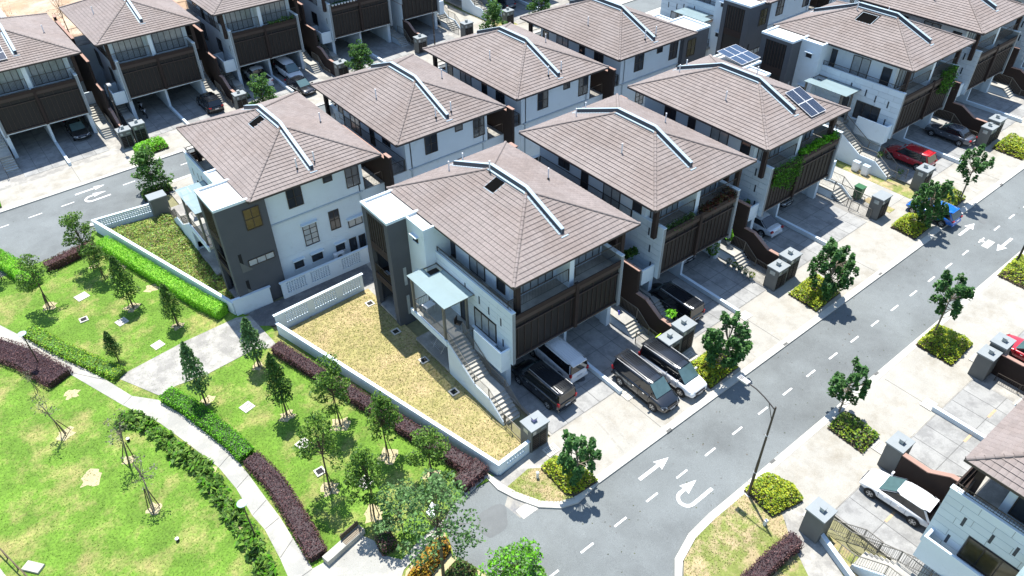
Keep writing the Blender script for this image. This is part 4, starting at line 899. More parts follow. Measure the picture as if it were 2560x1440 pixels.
# extra stair, wall and rails of the lower right corner
t = thing('boundary_wall', 'brown wall with reddish coping behind the white hatchback, stepping up to the eaves', 'wall', (35.35, 0, gz(35.35)))
prof = [(7.85, 1.95), (6.3, 1.95), (5.2, 2.65), (4.0, 2.75), (3.6, 3.5), (-10, 3.5)]
MB().side([(7.85, -.4)] + prof + [(-10, -.4)], -.12, .12).build('wall_panel', M['brown'], t)
for a, b in zip(prof[:-1], prof[1:]): MB().side([a, b, (b[0], b[1] + .07), (a[0], a[1] + .07)], -.17, .17).build('wall_coping', M['browncap'], t)
MB().box(-1.6, -.13, 3.55, 3.8, -.3, 3.5).build('wall_panel', M['brown'], t); MB().box(-1.7, -.18, 3.45, 3.9, 3.5, 3.58).build('wall_coping', M['browncap'], t)
railing(t, [(.6, 8.0, .1), (.6, 6.6, .1), (.6, 5.0, 1.0), (.6, 3.8, 1.2), (.6, 2.0, 2.4)], 1.0, m='raillt'); railing(t, [(-6.3, 8.6, .05), (-6.3, 7.0, .05), (-5.6, 5.6, .05), (-5.4, 3.0, .9), (-5.4, .0, 1.6)], 1.0, m='raillt')
# ---------------------------------------------------------------- hedges and shrubs
hedge('long maroon hedge along the white wall of the dry lawn', [G(690, 868, .35), G(1178, 1172, .35)], .95, .75, LM, .10, 190)
hedge('short maroon hedge block closing the corner by the road kerb', [G(1205, 1165, .4), G(1150, 1212, .4)], 1.1, .8, LM, .10, 190)
hedge('long maroon hedge along the curved path beside the bench', [G(p[0], p[1], .35) for p in ((628, 1145), (680, 1195), (720, 1255), (760, 1325), (795, 1388))], 1.15, .6, LM, .10, 190)
hedge('green hedge along the curved path, above the maroon one', [G(p[0], p[1], .35) for p in ((415, 985), (470, 1015), (530, 1060), (580, 1100), (618, 1138))], 1.1, .65, LB[:2] + [LG[2]], .12, 190)
hedge('bright green clipped hedge along the weedy garden wall', [G(p[0], p[1], .45) for p in ((255, 605), (330, 650), (420, 705), (500, 752), (556, 780))], 1.15, .85, LB, .11, 190)
hedge('loose yellow green hedge along the left part of the path', [G(p[0], p[1], .3) for p in ((70, 825), (150, 870), (230, 905), (300, 935))], 1.1, .5, [LB[2], LY[1], LG[0]], .14, 120)
hedge('maroon hedge at the left edge beside the park lamp', [G(p[0], p[1], .35) for p in ((-30, 865), (60, 895), (150, 945))], 1.9, .6, LM, .10, 190)
hedge('reddish brown hedge along the turning bay at the left', [G(p[0], p[1], .4) for p in ((115, 668), (175, 640), (235, 610))], 1.0, .8, [LM[1], LO[2], LM[0]], .11, 190)
hedge('bright green hedge at the left edge below the turning bay', [G(p[0], p[1], .45) for p in ((-40, 625), (30, 665), (85, 705))], 1.3, .9, LB, .12, 190)
hedge('round topped maroon hedge beside the white wall at the bottom right', [G(p[0], p[1], .45) for p in ((1990, 1350), (1930, 1400), (1860, 1470))], .9, .9, LM, .10, 190)
hedge('small maroon bush between bench and big pale tree', [G(948, 1368, .3), G(985, 1350, .3)], 1.0, .8, [LM[1], LM[0], LG[2]], .12, 200)
R4 = lambda x0, x1, y0, y1: [(x0, y0), (x1, y0 + .1), (x1 + .1, y1), (x0 + .1, y1 - .1)]
shrub('lime green shrub bed under the street tree nearest the corner gate box', gp((1352, 1172), (1385, 1145), (1440, 1160), (1495, 1205), (1440, 1240), (1415, 1238)), .85, LY, 1100)
shrub('lime shrub bed under the bushy tree beside the two parked minivans', R4(32.3, 35.4, 19.5, 22.0), .75, LY, 1300)
shrub('large lime shrub bed under the tree with twin crowns, before the middle gate boxes', R4(44.4, 47.7, 19.5, 22.2), .8, LY, 1400)
shrub('round lime shrub bed before the single gate box, left of the blue car', R4(58.3, 60.9, 19.5, 21.9), .9, LY, 1200)
shrub('lime shrub bed right of the blue car', R4(64.3, 67.3, 19.7, 22.2), .9, LY, 1100)
shrub('lime shrub bed at the right edge behind the saloon car', R4(77.6, 81, 19.6, 22.6), .9, LY, 1000, size=.2)
shrub('lime shrub clump at the foot of the big street lamp', [(27.3, 10.7), (29.6, 10.2), (30.0, 11.2), (29.4, 12.8), (27.5, 12.9)], .9, LY, 1100)
shrub('sparse half bare shrub bed across the road, in the middle of the right side', R4(35.3, 37.3, 9.9, 12.6), .75, [LG[0], LY[1], LR[1]], 700)
shrub('square lime shrub bed across the road below the slender tree', R4(46.6, 49.7, 10.2, 13.0), .75, LY, 1500)
shrub('lime shrub bed across the road under the lamp post at the right edge', R4(58.6, 62.6, 10.4, 13.0), .85, LY, 1200)
shrub('lime shrub square across the far street behind the leafy tree', R4(12.0, 15.2, 78.6, 81.2), .8, LB, 900, .2)
shrub('lime shrub corner at the left edge across the far street', R4(-4.2, -1.2, 78.2, 80.8), .8, LB, 700, .2)
shrub('dark green bush under the tree at the near kerb of the far street', R4(9.8, 12.6, 69.9, 71.6), .7, LG, 700, .17)
shrub('pair of bright green round shrubs between the back row roofs', R4(36.0, 38.6, 67.5, 69.3), .9, LB, 700, .18)
shrub('bright green shrub under the tree at the top centre', R4(60.0, 62.0, 77.9, 79.5), .8, LB, 400, .2)
shrub('plants growing over the small corner bed at the far right garage stair', R4(25.4, 26.8, 84, 88), .6, [LG[0], LY[1], LS[0]], 350, .2)
shrub('orange and yellow foliage shrub at the bottom beside the slender trunk', gp((1040, 1420), (1075, 1368), (1118, 1352), (1128, 1382), (1090, 1425), (1060, 1470), (1010, 1470)), 1.2, LO, 1500, .2)
shrub('olive green ground shrub right of the orange one at the bottom edge', gp((1110, 1440), (1150, 1400), (1190, 1425), (1200, 1470), (1120, 1480)), .8, [LO[2], LG[0], LG[2]], 900, .17)
shrub('bright green bush at the bottom edge over the road', [(11.6, 17.4), (12.4, 16.0), (14.4, 15.4), (14.9, 16.7), (13.4, 18.0)], 1.2, LP[:1] + LB[:1] + LG[:1], 1200, .18, soil=False)
# canna bed: individual upright plants along the path
cb = gp((300, 1040), (350, 1035), (400, 1075), (450, 1105), (520, 1165), (560, 1225), (600, 1275), (640, 1335), (670, 1400), (705, 1480), (660, 1480), (630, 1400), (590, 1330), (545, 1270), (500, 1200), (440, 1150), (400, 1110), (350, 1075), (300, 1065))
poly_sheet('soil_bed', cb, M['bare'], .016)
protos = []
for k in range(4):
    t = thing('broadleaf_plant', '', 'plant'); n = 30; th = RNG.uniform(0, 6.28, n); rr = RNG.uniform(0, .3, n); z = RNG.uniform(.08, .42, n)
    leaf_obj('leaf_cluster', np.stack([np.cos(th) * rr, np.sin(th) * rr, z], 1), .36, [LG[0], LG[1], LB[1]] if k else [LG[0], LG[1], LG[2]], t, aspect=.42, up=.9); protos.append(t)
Q = scatter(cb, 9000); used = []; first = set()
for x, y in Q:
    if all((x - a) ** 2 + (y - b) ** 2 > .11 for a, b in used): used.append((x, y))
    if len(used) > 230: break
for i, (x, y) in enumerate(used):
    k = i % 4; place(protos[k], x, y, RNG.uniform(0, 6.3), RNG.uniform(.8, 1.35), 'dark glossy broad leaved plant in the bed along the left side of the curved path', 'broad leaved plants along the path', first=k not in first); first.add(k)
# weeds and grass
wg = [(5.1, 67.2), (10.3, 49.2), (11.0, 49.4), (11.0, 66.0)]
Q = scatter(wg, 26000); z = .08 + .55 * np.abs(np.sin(Q[:, 0] * 1.9 + 1) * np.cos(Q[:, 1] * 1.3)) * RNG.uniform(0, 1, len(Q))
tag(leaf_obj('weeds', np.stack([Q[:, 0], Q[:, 1], S * Q[:, 0] + .03 + z], 1), .17, LW, up=1.0), 'rank knee high weeds filling the walled garden beside the charcoal tower', 'weeds', kind='stuff')
def grass(poly, n, label, mats, size=.10, h=.03):
    Q = scatter(poly, n); Q = Q[~np.array([inside(park_hole, x, y) for x, y in Q])] if len(Q) else Q
    return tag(leaf_obj('grass', np.stack([Q[:, 0], Q[:, 1], S * Q[:, 0] + h + RNG.uniform(0, .03, len(Q))], 1), size, mats, up=.1, aspect=.35), label, 'grass', kind='stuff')
park_hole = pleft + pright[::-1]
vis = gp((-80, 668), (110, 672), (232, 615), (262, 618), (590, 800), (720, 860), (1215, 1200), (1120, 1290), (1000, 1380), (840, 1600), (-80, 1600))
tree_spots = []
grass(vis, 60000, 'short mown park grass with straw coloured tips', [GR[0], GR[0], GR[1]], .09, .005)
grass([(12.2, 44.0), (17.1, 23.8), (19.4, 24.2), (19.4, 44.0)], 16000, 'dry tufted lawn grass between the white wall and the stair', [GR[2], GR[1], GR[1]], .11, .035)
grass(verge, 1800, 'thin verge grass at the corner kerb', [GR[2], GR[1], GR[2]], .09, .02); grass(vergeR[1:-2], 3500, 'thin verge grass beside the street lamp', [GR[2], GR[1], GR[0]], .09, .012)
# ---------------------------------------------------------------- trees
TC = [tree_conical(5.0, 1.05, 1.4, LG, 2600), tree_conical(4.7, .95, 1.5, [LG[0], LG[2], LG[2]], 2400)]
TP = tree_conical(4.2, .95, 1.3, LP, 1900, size=.19)
TA = [tree_airy(4.6, 1.3, 2.1, LG, 30, 95, .16), tree_airy(4.3, 1.1, 2.0, LG, 26, 90, .16, rc=.38), tree_airy(4.8, 1.4, 2.3, [LG[1], LG[0], LG[2]], 28, 80, .15)]
def T(p, px, py, label, rz=0, sc=1.0, first=False, lean=(0, 0), group=None): return place(p, *G(px, py), rz, sc, label, group, first, lean)
T(TC[0], 333, 768, 'dense conical tree with dark green crown, the one nearest the bright green hedge', 0, 1.06, True)
T(TC[1], 718, 1038, 'dark dense conical tree just below the start of the long maroon hedge', 1.0, (1.0, 1.0, 1.3), True)
T(TP, 648, 918, 'pale green conical tree at the corner of the wide cross path', .4, (1.0, 1.0, 1.2), True); T(TP, 515, 1008, 'pale green conical tree behind the tip of the green hedge', 2.2, (.95, .95, 1.45))
T(TC[0], 445, 815, 'smaller dense tree with yellowish top, left of the hedge end at the cross path', 2.5, (.85, .85, .88)); T(TC[1], 298, 905, 'short bright young tree beside the loose yellow hedge', 3.0, .68)
T(TA[0], 850, 1060, 'slender tree in front of the middle of the long maroon hedge', 0, (1.0, 1.0, 1.25), True); T(TA[1], 972, 1140, 'slender tree in the middle of the lawn wedge, right of the pair below it', 1.2, (1.0, 1.0, 1.3), True)
T(TA[0], 1078, 1190, 'slender tree nearest the corner of the maroon hedge', 2.2, .92); T(TA[2], 825, 1225, 'slender forked tree beside the dark drain pit', 0, (1.1, 1.1, 1.4), True)
T(TA[1], 935, 1290, 'slender tree nearest the park bench', 3.3, (1.05, 1.05, 1.4)); T(TA[2], 125, 770, 'slender tree with drooping lower branch below the green hedge at the left', 1.5, 1.05)
T(TA[0], 235, 672, 'tall thin tree beside the turning bay, crown over the grey road', 4.1, (1.05, 1.05, 1.25)); T(TA[1], 264, 700, 'small broad tree at the top end of the bright green hedge', 1.0, .85)
T(TA[2], 5, 700, 'tree at the left edge of which only low foliage shows', 1.0, .8)
thin = tree_airy(3.6, .8, 1.9, LS, 12, 12, .12, 'palebark', rc=.25, name='sapling')
T(thin, 165, 1083, 'half bare sapling with pale twigs, upper one of the three on the open lawn', 0, 1.1, True, (.12, -.1)); T(thin, 322, 1155, 'half bare sapling, middle one of the three on the open lawn', 2.0, 1.3, False, (.1, -.12)); T(thin, 385, 1275, 'leaning half bare sapling, lowest of the three on the open lawn', 4.0, 1.25, False, (.1, -.2))
T(thin, 95, 980, 'three staked sapling stump beside the maroon hedge at the left', 1.0, .6)
big = tree_airy(8.8, 2.2, 4.2, LP, 44, 50, .19, 'bark', .72, .5, 0, 'park_tree'); bush = tree_airy(3.4, 1.9, 1.0, [LB[0], LP[0], LG[0]], 30, 80, .18, 'bark', .8, .5, 0, 'park_tree'); place(bush, 13.2, 16.9, 0, 1.0, 'bright green leafy young tree at the bottom edge over the road', None, True)
T(big, 1110, 1455, 'tall airy pale green tree at the bottom, overhanging the road', .5, 1.0, True)
low = tree_airy(4.2, 1.5, 1.3, LP, 26, 60, .17, 'bark', .8, .45, 0, 'park_tree'); T(low, 1010, 1335, 'pale green spreading tree left of the tall one, over the white path', .5, 1.0, True)
TR = [tree_rosette(4.8, 1.3, .9, 36), tree_rosette(4.8, 1.75, .7, 76), tree_rosette(5.0, 1.35, 1.9, 32)]
SG = None
T(TR[0], 1440, 1212, 'street tree with dark leaf rosettes, nearest the corner gate box', .3, 1.0, True)
place(TR[1], 34.1, 20.1, 0, 1.0, 'bushy street tree beside the two parked minivans', None, True)
place(TR[1], 46.2, 20.1, 2.2, 1.05, 'street tree with two crowns in the large lime bed'); place(TR[1], 60.2, 20.0, 4.2, .98, 'street tree in front of the blue car')
place(TR[2], 66.6, 20.0, 0, 1.05, 'slim street tree with open crown right of the blue car', None, True); place(TR[2], 48.6, 12.6, 1.5, 1.1, 'slender street tree across the road with pale trunk'); place(TR[0], 37.2, 12.8, 2.0, .9, 'street tree across the road with small oval crown, above the sparse shrubs')
RT = tree_airy(4.5, 1.75, 1.1, [LD[1], LG[0], LD[2]], 40, 75, .26, 'bark', .8, .5, 0, 'street_tree')
place(RT, 11.3, 71.2, 0, 1.0, 'leafy tree at the near kerb of the far street, above the turning arrow', None, True); place(RT, 26.6, 79.6, 1.0, .95, 'round street tree behind the left back roof, near the black saloon'); place(RT, 39.2, 79.6, 2.0, .98, 'round street tree beside the gate box with the house number')
place(RT, 59.2, 79.4, 3.0, 1.0, 'round street tree beside the pale lane at the top centre'); place(RT, 67.0, 79.0, 4.0, 1.05, 'round street tree at the top centre, right one of the two')
# ---------------------------------------------------------------- vehicles
def paint(name, col, rough=.22, metal=.0): return mat(name, col, rough, 0, 1, 0, metal=metal, spec=.6, coat=.8)
PT = dict(black=paint('paint_black', (.010, .012, .016)), white=paint('paint_white', (.72, .73, .74)), silver=paint('paint_silver', (.42, .44, .47), .3, .5), red=paint('paint_red', (.42, .012, .02)),
          grey=paint('paint_grey', (.11, .12, .14), .25, .5), blue=paint('paint_blue', (.01, .13, .52)), pearl=paint('paint_pearl', (.62, .65, .68), .3, .2))
SPEC = dict(
 mpv=dict(L=4.95, W=1.85, H=1.84, belt=1.08, st=[(-.5, .62), (-.49, 1.04), (-.35, 1.08), (.22, 1.08), (.33, 1.02), (.44, .90), (.49, .74), (.5, .55)], cab=(-.492, -.465, .17, .335)),
 suv=dict(L=4.6, W=1.85, H=1.68, belt=.98, st=[(-.5, .6), (-.49, .96), (-.35, 1.0), (.15, .99), (.28, .97), (.42, .88), (.49, .7), (.5, .5)], cab=(-.485, -.40, .08, .26)),
 hatch=dict(L=4.25, W=1.76, H=1.5, belt=.90, st=[(-.5, .55), (-.49, .9), (-.35, .94), (.15, .91), (.28, .88), (.42, .77), (.49, .6), (.5, .45)], cab=(-.485, -.37, .03, .25)),
 saloon=dict(L=4.65, W=1.8, H=1.45, belt=.90, st=[(-.5, .6), (-.485, .90), (-.38, .96), (.15, .90), (.25, .88), (.42, .78), (.49, .62), (.5, .45)], cab=(-.385, -.21, .05, .25)),
 pickup=dict(L=5.3, W=1.88, H=1.8, belt=1.08, st=[(-.5, .7), (-.495, 1.02), (-.2, 1.04), (.15, 1.06), (.27, 1.06), (.42, .98), (.49, .8), (.5, .55)], cab=(-.13, -.11, .12, .25)))
def car(name, label, cat, kind, x, y, face, col, roofcol=None, rear=True, rails=0, dz=0):
    sp = SPEC[kind]; L, Wd, Hh = sp['L'], sp['W'], sp['H']; m = PT[col]; rm = PT[roofcol] if roofcol else m
    t = thing(name, label, cat, (x, y, gz(x) + dz), face); hw = Wd / 2
    # body loft
    sec = []; zb = .24
    for fx, zt in sp['st']:
        nar = 1 - max(0, abs(fx) - .40) * 1.5 - (.06 if abs(fx) > .495 else 0); w = hw * nar; zl = zb + (.10 if abs(fx) > .47 else 0)
        z1 = min(zt - .05, .62); sec.append([(fx * L, w * .93, zl), (fx * L, w, .45), (fx * L, w, max(z1, .46)), (fx * L, w * .97, zt - .05), (fx * L, w * .80, zt), (fx * L, 0, zt + .025)])
    mb = MB(); vs = []
    for s_ in sec: vs += s_ + [(p[0], -p[1], p[2]) for p in s_[-2::-1]]
    k = 11; fs = []
    for i in range(len(sec) - 1):
        for j in range(k - 1): fs.append((i * k + j, i * k + j + 1, (i + 1) * k + j + 1, (i + 1) * k + j))
        fs.append((i * k + k - 1, i * k, (i + 1) * k, (i + 1) * k + k - 1))
    fs += [tuple(range(k))[::-1], tuple(range((len(sec) - 1) * k, len(sec) * k))]; mb.add(vs, fs)
    body = mb.build('body', m, t, True); ms = body.modifiers.new('s', 'SUBSURF'); ms.levels = ms.render_levels = 2
    # cabin
    a, b, c, d_ = [q * L for q in sp['cab']]; bz = sp['belt'] - .02; rz = Hh - .05; wb = hw * .93; wr = hw * .76
    def ring(z0x, z1x, z, w): return [(z0x, -w, z), (z1x, -w, z), (z1x, w, z), (z0x, w, z)]
    lo = [(a, -wb * .96, bz), (d_, -wb * .88, bz - .02), (d_, wb * .88, bz - .02), (a, wb * .96, bz)]; hi = [(b, -wr, rz), (c, -wr * .97, rz), (c, wr * .97, rz), (b, wr, rz)]
    cabm = MB().add(lo + hi, [(0, 1, 5, 4), (1, 2, 6, 5), (2, 3, 7, 6), (3, 0, 4, 7), (4, 5, 6, 7)]).build('side_windows', M['carglass'], t); bv = cabm.modifiers.new('b', 'BEVEL'); bv.width = .11; bv.segments = 3
    # roof shell, curved
    n = 7; vs = []
    for i in range(n):
        f = i / (n - 1); X = b - .04 + (c - b + .08) * f; zc = rz + .015 + .05 * math.sin(math.pi * min(1, f * .9 + .08))
        for g_ in (-1, -.9, -.5, 0, .5, .9, 1): vs.append((X, g_ * (wr + .03) * (1 - .05 * f) * (1 - .16 * abs(2 * f - 1) ** 5), zc - (.075 if abs(g_) == 1 else .012 * (abs(g_) > .8)) + .03 * (1 - g_ * g_)))
    fs = [(i * 7 + j, (i + 1) * 7 + j, (i + 1) * 7 + j + 1, i * 7 + j + 1) for i in range(n - 1) for j in range(6)]
    rf = MB().add(vs, fs).build('roof', rm, t, True)
    if kind == 'mpv' or rails:
        for q in (-1, 1): MB().tube((b + .1, q * wr * .93, rz + .07), (c - .1, q * wr * .9, rz + .1), .02, n=4).build('roof_rail', M['steel'], rf)
    if kind == 'mpv':
        for q in range(-3, 4): MB().box(b + .25, c - .35, q * .17 - .018, q * .17 + .018, rz + .085, rz + .108).build('roof_rib', rm, rf)
    # pillars and surfaces over the glass
    for q in (-1, 1):
        def strip(p0, p1, w_):
            p0, p1 = Vector(p0), Vector(p1); MB().add([p0 + Vector((-w_, 0, 0)), p0 + Vector((w_, 0, 0)), p1 + Vector((w_ * .8, 0, 0)), p1 + Vector((-w_ * .8, 0, 0)), ] , [(0, 1, 2, 3)]).build('pillar', rm, t)
        strip((d_ - .02, q * (wb * .88 + .012), bz), (c, q * (wr * .97 + .02), rz), .05); strip((a + .07, q * (wb * .96 + .012), bz), (b + .05, q * (wr + .02), rz), .10 if kind in ('hatch', 'suv') else .06)
    if kind == 'mpv': MB().box(.02 * L, .02 * L + .03, -wb - .01, -wb * .9, bz, bz + .1).build('door_trim', m, t)
    # windscreen and rear glass as their own panes
    f0 = lambda p, q, s_: tuple(Vector(p).lerp(Vector(q), s_))
    def pane(name, p0, p1, p2, p3, off, mm):
        P = [Vector(p) for p in (p0, p1, p2, p3)]; nn = (P[1] - P[0]).cross(P[3] - P[0]).normalized(); nn = nn if nn.x * off > 0 else -nn; C_ = sum(P, Vector()) / 4
        P = [C_ + (p - C_) * .93 + nn * .012 for p in P]; MB().add(P, [(0, 1, 2, 3)]).build(name, mm, t)
    pane('windscreen', lo[1], lo[2], hi[2], hi[1], 1, M['windscreen']); pane('rear_window', lo[0], lo[3], hi[3], hi[0], -1, M['carglass'])
    if kind == 'pickup':
        B('cargo_bed', M['dark'], t, -.48 * L, -.15 * L, -hw * .8, hw * .8, 1.04, 1.09)
        MB().box(-.495 * L, -.14 * L, hw * .8, hw * .93, .9, 1.16).box(-.495 * L, -.14 * L, -hw * .93, -hw * .8, .9, 1.16).box(-.5 * L, -.485 * L, -hw * .8, hw * .8, .8, 1.16).build('bed_side', m, t); B('badge', M['dark'], t, -.502 * L, -.5 * L - .02, -.1, .1, .9, 1.0)
    # wheels
    wr_ = .34 if kind in ('mpv', 'suv', 'pickup') else .31
    for fx in (-.30, .31):
        for q in (-1, 1):
            X = fx * L; yo = q * (hw - .09)
            arch = MB().tube((X, q * (hw - .2), wr_ + .02), (X, q * (hw + .006), wr_ + .02), wr_ + .06, n=18).build('wheel_arch', M['dark'], t)
            ty = MB().tube((X, q * (hw - .22), wr_), (X, q * (hw + .022), wr_), wr_, n=20).build('wheel', M['tyre'], t)
            MB().tube((X, q * (hw + .02), wr_), (X, q * (hw + .03), wr_), wr_ * .66, n=16).build('rim', M['rim'], ty)
            sp_ = MB()
            for i in range(5):
                t0 = 2 * math.pi * (i + .5) / 5; cx, cz = math.cos(t0), math.sin(t0); sp_.add([(X + cx * .08 - cz * .035, q * (hw + .034), wr_ + cz * .08 + cx * .035), (X + cx * .08 + cz * .035, q * (hw + .034), wr_ + cz * .08 - cx * .035), (X + cx * wr_ * .6 + cz * .06, q * (hw + .034), wr_ + cz * wr_ * .6 - cx * .06), (X + cx * wr_ * .6 - cz * .06, q * (hw + .034), wr_ + cz * wr_ * .6 + cx * .06)], [(0, 1, 2, 3), (3, 2, 1, 0)])
            sp_.build('wheel_slot', M['dark'], ty)
    # lamps, grille, bumpers, plates, mirrors, handles
    zf = sp['st'][-2][1]; zr_ = sp['st'][1][1]; 
    for q in (-1, 1):
        MB().add([(.478 * L, q * hw * .88, zf - .06), (.497 * L, q * hw * .52, zf - .10), (.488 * L, q * hw * .52, zf + .03), (.45 * L, q * hw * .90, zf + .08), (.44 * L, q * hw * .93, zf)], [(0, 1, 2, 3, 4), (4, 3, 2, 1, 0)]).build('headlight', M['lampwhite'], t)
        B('tail_light', M['lampred'], t, -.502 * L, -.468 * L, *sorted((q * hw * .91, q * hw * .76 if kind == 'mpv' else q * hw * .62)), zr_ - (.2 if kind == 'mpv' else .16), zr_ - .03 + (.12 if kind in ('mpv',) else 0))
        B('wing_mirror', m, t, .22 * L if kind != 'pickup' else .2 * L, .22 * L + .12 if kind != 'pickup' else .2 * L + .12, *sorted((q * hw * .92, q * (hw + .16))), bz, bz + .14)
        for fx in (-.06, .13): B('door_handle', M['steel'] if col != 'black' else M['rim'], t, fx * L - .09, fx * L + .06, *sorted((q * hw * .97, q * (hw + .012))), bz - .16, bz - .13)
        for fx in (-.17, .03, .215): B('door_gap', M['dark'], t, fx * L - .006, fx * L + .006, *sorted((q * hw * .99, q * (hw + .003))), .35, bz - .08)
        B('sill_trim', M['dark'], t, -.22 * L, .22 * L, *sorted((q * hw * .95, q * (hw + .008))), .2, .32)
    B('grille', M['dark'], t, .47 * L, .503 * L, -hw * .5, hw * .5, zf - .24, zf - .05); B('grille_bar', M['rim'], t, .504 * L, .508 * L, -hw * .48, hw * .48, zf - .16, zf - .13); B('lower_grille', M['dark'], t, .48 * L, .504 * L, -hw * .6, hw * .6, .3, .42)
    B('number_plate', M['plate'], t, .505 * L, .509 * L, -.22, .22, .44, .54); B('number_plate', M['plate'], t, -.509 * L, -.502 * L, -.22, .22, .62, .73); B('rear_bumper', M['dark'] if kind == 'suv' else m, t, -.506 * L, -.49 * L, -hw * .85, hw * .85, .32, .5)
    if kind in ('mpv', 'suv', 'hatch'): B('roof_spoiler', rm, t, b - .18, b + .02, -wr * .9, wr * .9, rz - .02, rz + .03)
    return t
PI2 = math.pi / 2
vb = G(1580, 985); 
car('parked_minivan', 'glossy black minivan parked in the sun, nose to the road', 'minivan', 'mpv', 28.75, 22.3, -PI2, 'black', rails=1)
car('parked_minivan', 'white minivan with black roof parked beside the sunlit black one', 'minivan', 'mpv', 31.1, 22.0, -PI2 + .02, 'white', 'black', rails=1)
car('parked_minivan', 'white minivan half under the front house beside the divider, tail to the road', 'minivan', 'mpv', 25.9, 28.3, PI2, 'white')
car('parked_minivan', 'black minivan in the shade beside the long outside stair, tail to the road', 'minivan', 'mpv', 23.5, 26.9, PI2 + .03, 'black', rails=1)
car('parked_minivan', 'large black minivan beside the brown wall of the second double driveway', 'minivan', 'mpv', 36.4, 26.9, PI2, 'black', rails=1)
car('parked_car', 'silver grey car nosing out of the shade right of the second divider', 'car', 'suv', 41.6, 31.9, -PI2, 'silver')
car('parked_car', 'silver saloon with shaded tail, left of the third divider', 'car', 'saloon', 49.9, 29.6, PI2, 'pearl')
car('parked_car', 'black car deep under the third house right of its divider', 'car', 'saloon', 54.3, 31.6, -PI2, 'black')
car('parked_car', 'red car behind the stair railing of the fourth front house', 'car', 'suv', 69.4, 26.6, PI2, 'red')
car('parked_car', 'dark grey saloon car, tail in the sun, at the fourth front house', 'car', 'saloon', 76.6, 26.3, PI2, 'grey')
car('parked_car', 'bright blue hatchback sticking out into the road behind a street tree', 'car', 'hatch', 62.5, 20.4, PI2, 'blue')
car('parked_car', 'white hatchback on the driveway across the road', 'car', 'hatch', 33.75, 6.7, PI2 + .06, 'white')
car('parked_car', 'red car cut off by the right edge beside the twin gate boxes', 'car', 'saloon', 51.2, 6.9, PI2, 'red')
car('parked_car', 'black car with red tail lamps beside the far stair', 'car', 'suv', 22.2, 85.0, PI2, 'black')
car('pickup_truck', 'white pickup truck with open bed in the far row', 'pickup truck', 'pickup', 29.3, 87.6, PI2, 'white')
car('parked_minivan', 'white minivan with roof windows facing the far street', 'minivan', 'mpv', 32.9, 86.6, -PI2, 'white')
car('parked_car', 'black saloon car in the sun in front of the white minivan of the far row', 'car', 'saloon', 32.2, 81.9, -PI2 + .1, 'black')
car('parked_car', 'dark car in deep shade under the far left house', 'car', 'saloon', 8.6, 89.0, -PI2, 'black')
car('parked_car', 'dark red car at the top centre under the white villa with stair', 'car', 'suv', 66.4, 87.0, PI2, 'grey')
def motorbike(label, x, y, rz):
    t = thing('motorcycle', label, 'motorcycle', (x, y, gz(x)), rz)
    for fx in (-.6, .6): w = MB().tube((fx, -.05, .3), (fx, .05, .3), .3, n=14).build('wheel', M['tyre'], t); MB().tube((fx, -.06, .3), (fx, .06, .3), .17, n=10).build('rim', M['rim'], w)
    MB().box(-.45, .35, -.11, .11, .35, .62).tube((.35, 0, .5), (.6, 0, .3), .05).build('frame', M['dark'], t); MB().box(-.65, .1, -.13, .13, .72, .82).build('seat', M['tyre'], t); MB().box(.05, .4, -.12, .12, .62, .9).build('fuel_tank', PT['black'], t)
    MB().tube((.45, -.3, 1.0), (.45, .3, 1.0), .02).tube((.45, 0, 1.0), (.58, 0, .4), .03).build('handlebar', M['steel'], t); B('headlight', M['lampwhite'], t, .52, .6, -.08, .08, .82, .95); return t
motorbike('black motorcycle beside the column under the far house with the mirrored tree', 15.6, 88.0, -PI2); motorbike('second motorcycle behind the first in the far garage', 15.8, 89.8, -PI2)
# ---------------------------------------------------------------- driveways
for (x0, x1, nx) in ((21.45, 27.15, 4), (27.5, 31.95, 3), (35.4, 39.6, 3), (39.98, 43.85, 3), (47.7, 51.9, 3), (52.3, 57.7, 4), (67.1, 72.5, 4), (72.9, 76.7, 3), (80.9, 85.0, 3), (85.3, 89.2, 3), (93.3, 97.3, 3)): driveway(x0, x1, 23.55, 34.8, nx, 6)
for (x0, x1, nx) in ((1.8, 5.85, 3), (6.2, 10.1, 3), (14.3, 18.35, 3), (18.7, 22.7, 3), (26.8, 30.85, 3), (31.2, 35.2, 3), (39.3, 43.35, 3), (43.7, 47.7, 3), (49.5, 54.8, 4), (64, 69.2, 4)): driveway(x0, x1, yr(x0) - 4.2, yr(x0) + 6.9, nx, 6)
for (x0, x1, nx) in ((30.3, 35.2, 3), (37.5, 41.95, 3), (42.3, 46.6, 3), (49.8, 54, 3)): driveway(x0, x1, -2.5, 8.65, nx, 5, True)
mb = MB()
for x in (27.3, 39.8, 52.1, 72.7): mb.box(x - .015, x + .015, 19.4, 22.4, .0, .004 + .002)
for x in (42.1, 36.4): mb.box(x - .015, x + .015, 9.0, 12.5, .0, .006)
for x in (6, 18.5, 31, 43.5): mb.box(x - .015, x + .015, 78, 82, .0, .006)
struct('expansion_joint', mb, M['joint'])
M['tyremark'] = mat('tyre_mark', (.31, .295, .26), .9, .2, 1.5, .2, 12.)
for x in (24.2, 36.6, 49.3, 69.0):
    for q in (0, 1.45):
        pts = [(x + q * .5 + .25 * math.sin(k * .5 + x), 19.5 + k * .7) for k in range(6)]; marking([bar(pts[k], pts[k + 1], .13) for k in range(5)], M['tyremark'], 'tyre_mark', .0035)
Q = np.concatenate([np.stack([RNG.uniform(18, 90, 260), RNG.uniform(13.3, 18.7, 260)], 1), np.stack([RNG.uniform(-3, 60, 90), RNG.uniform(72.5, 77, 90)], 1)])
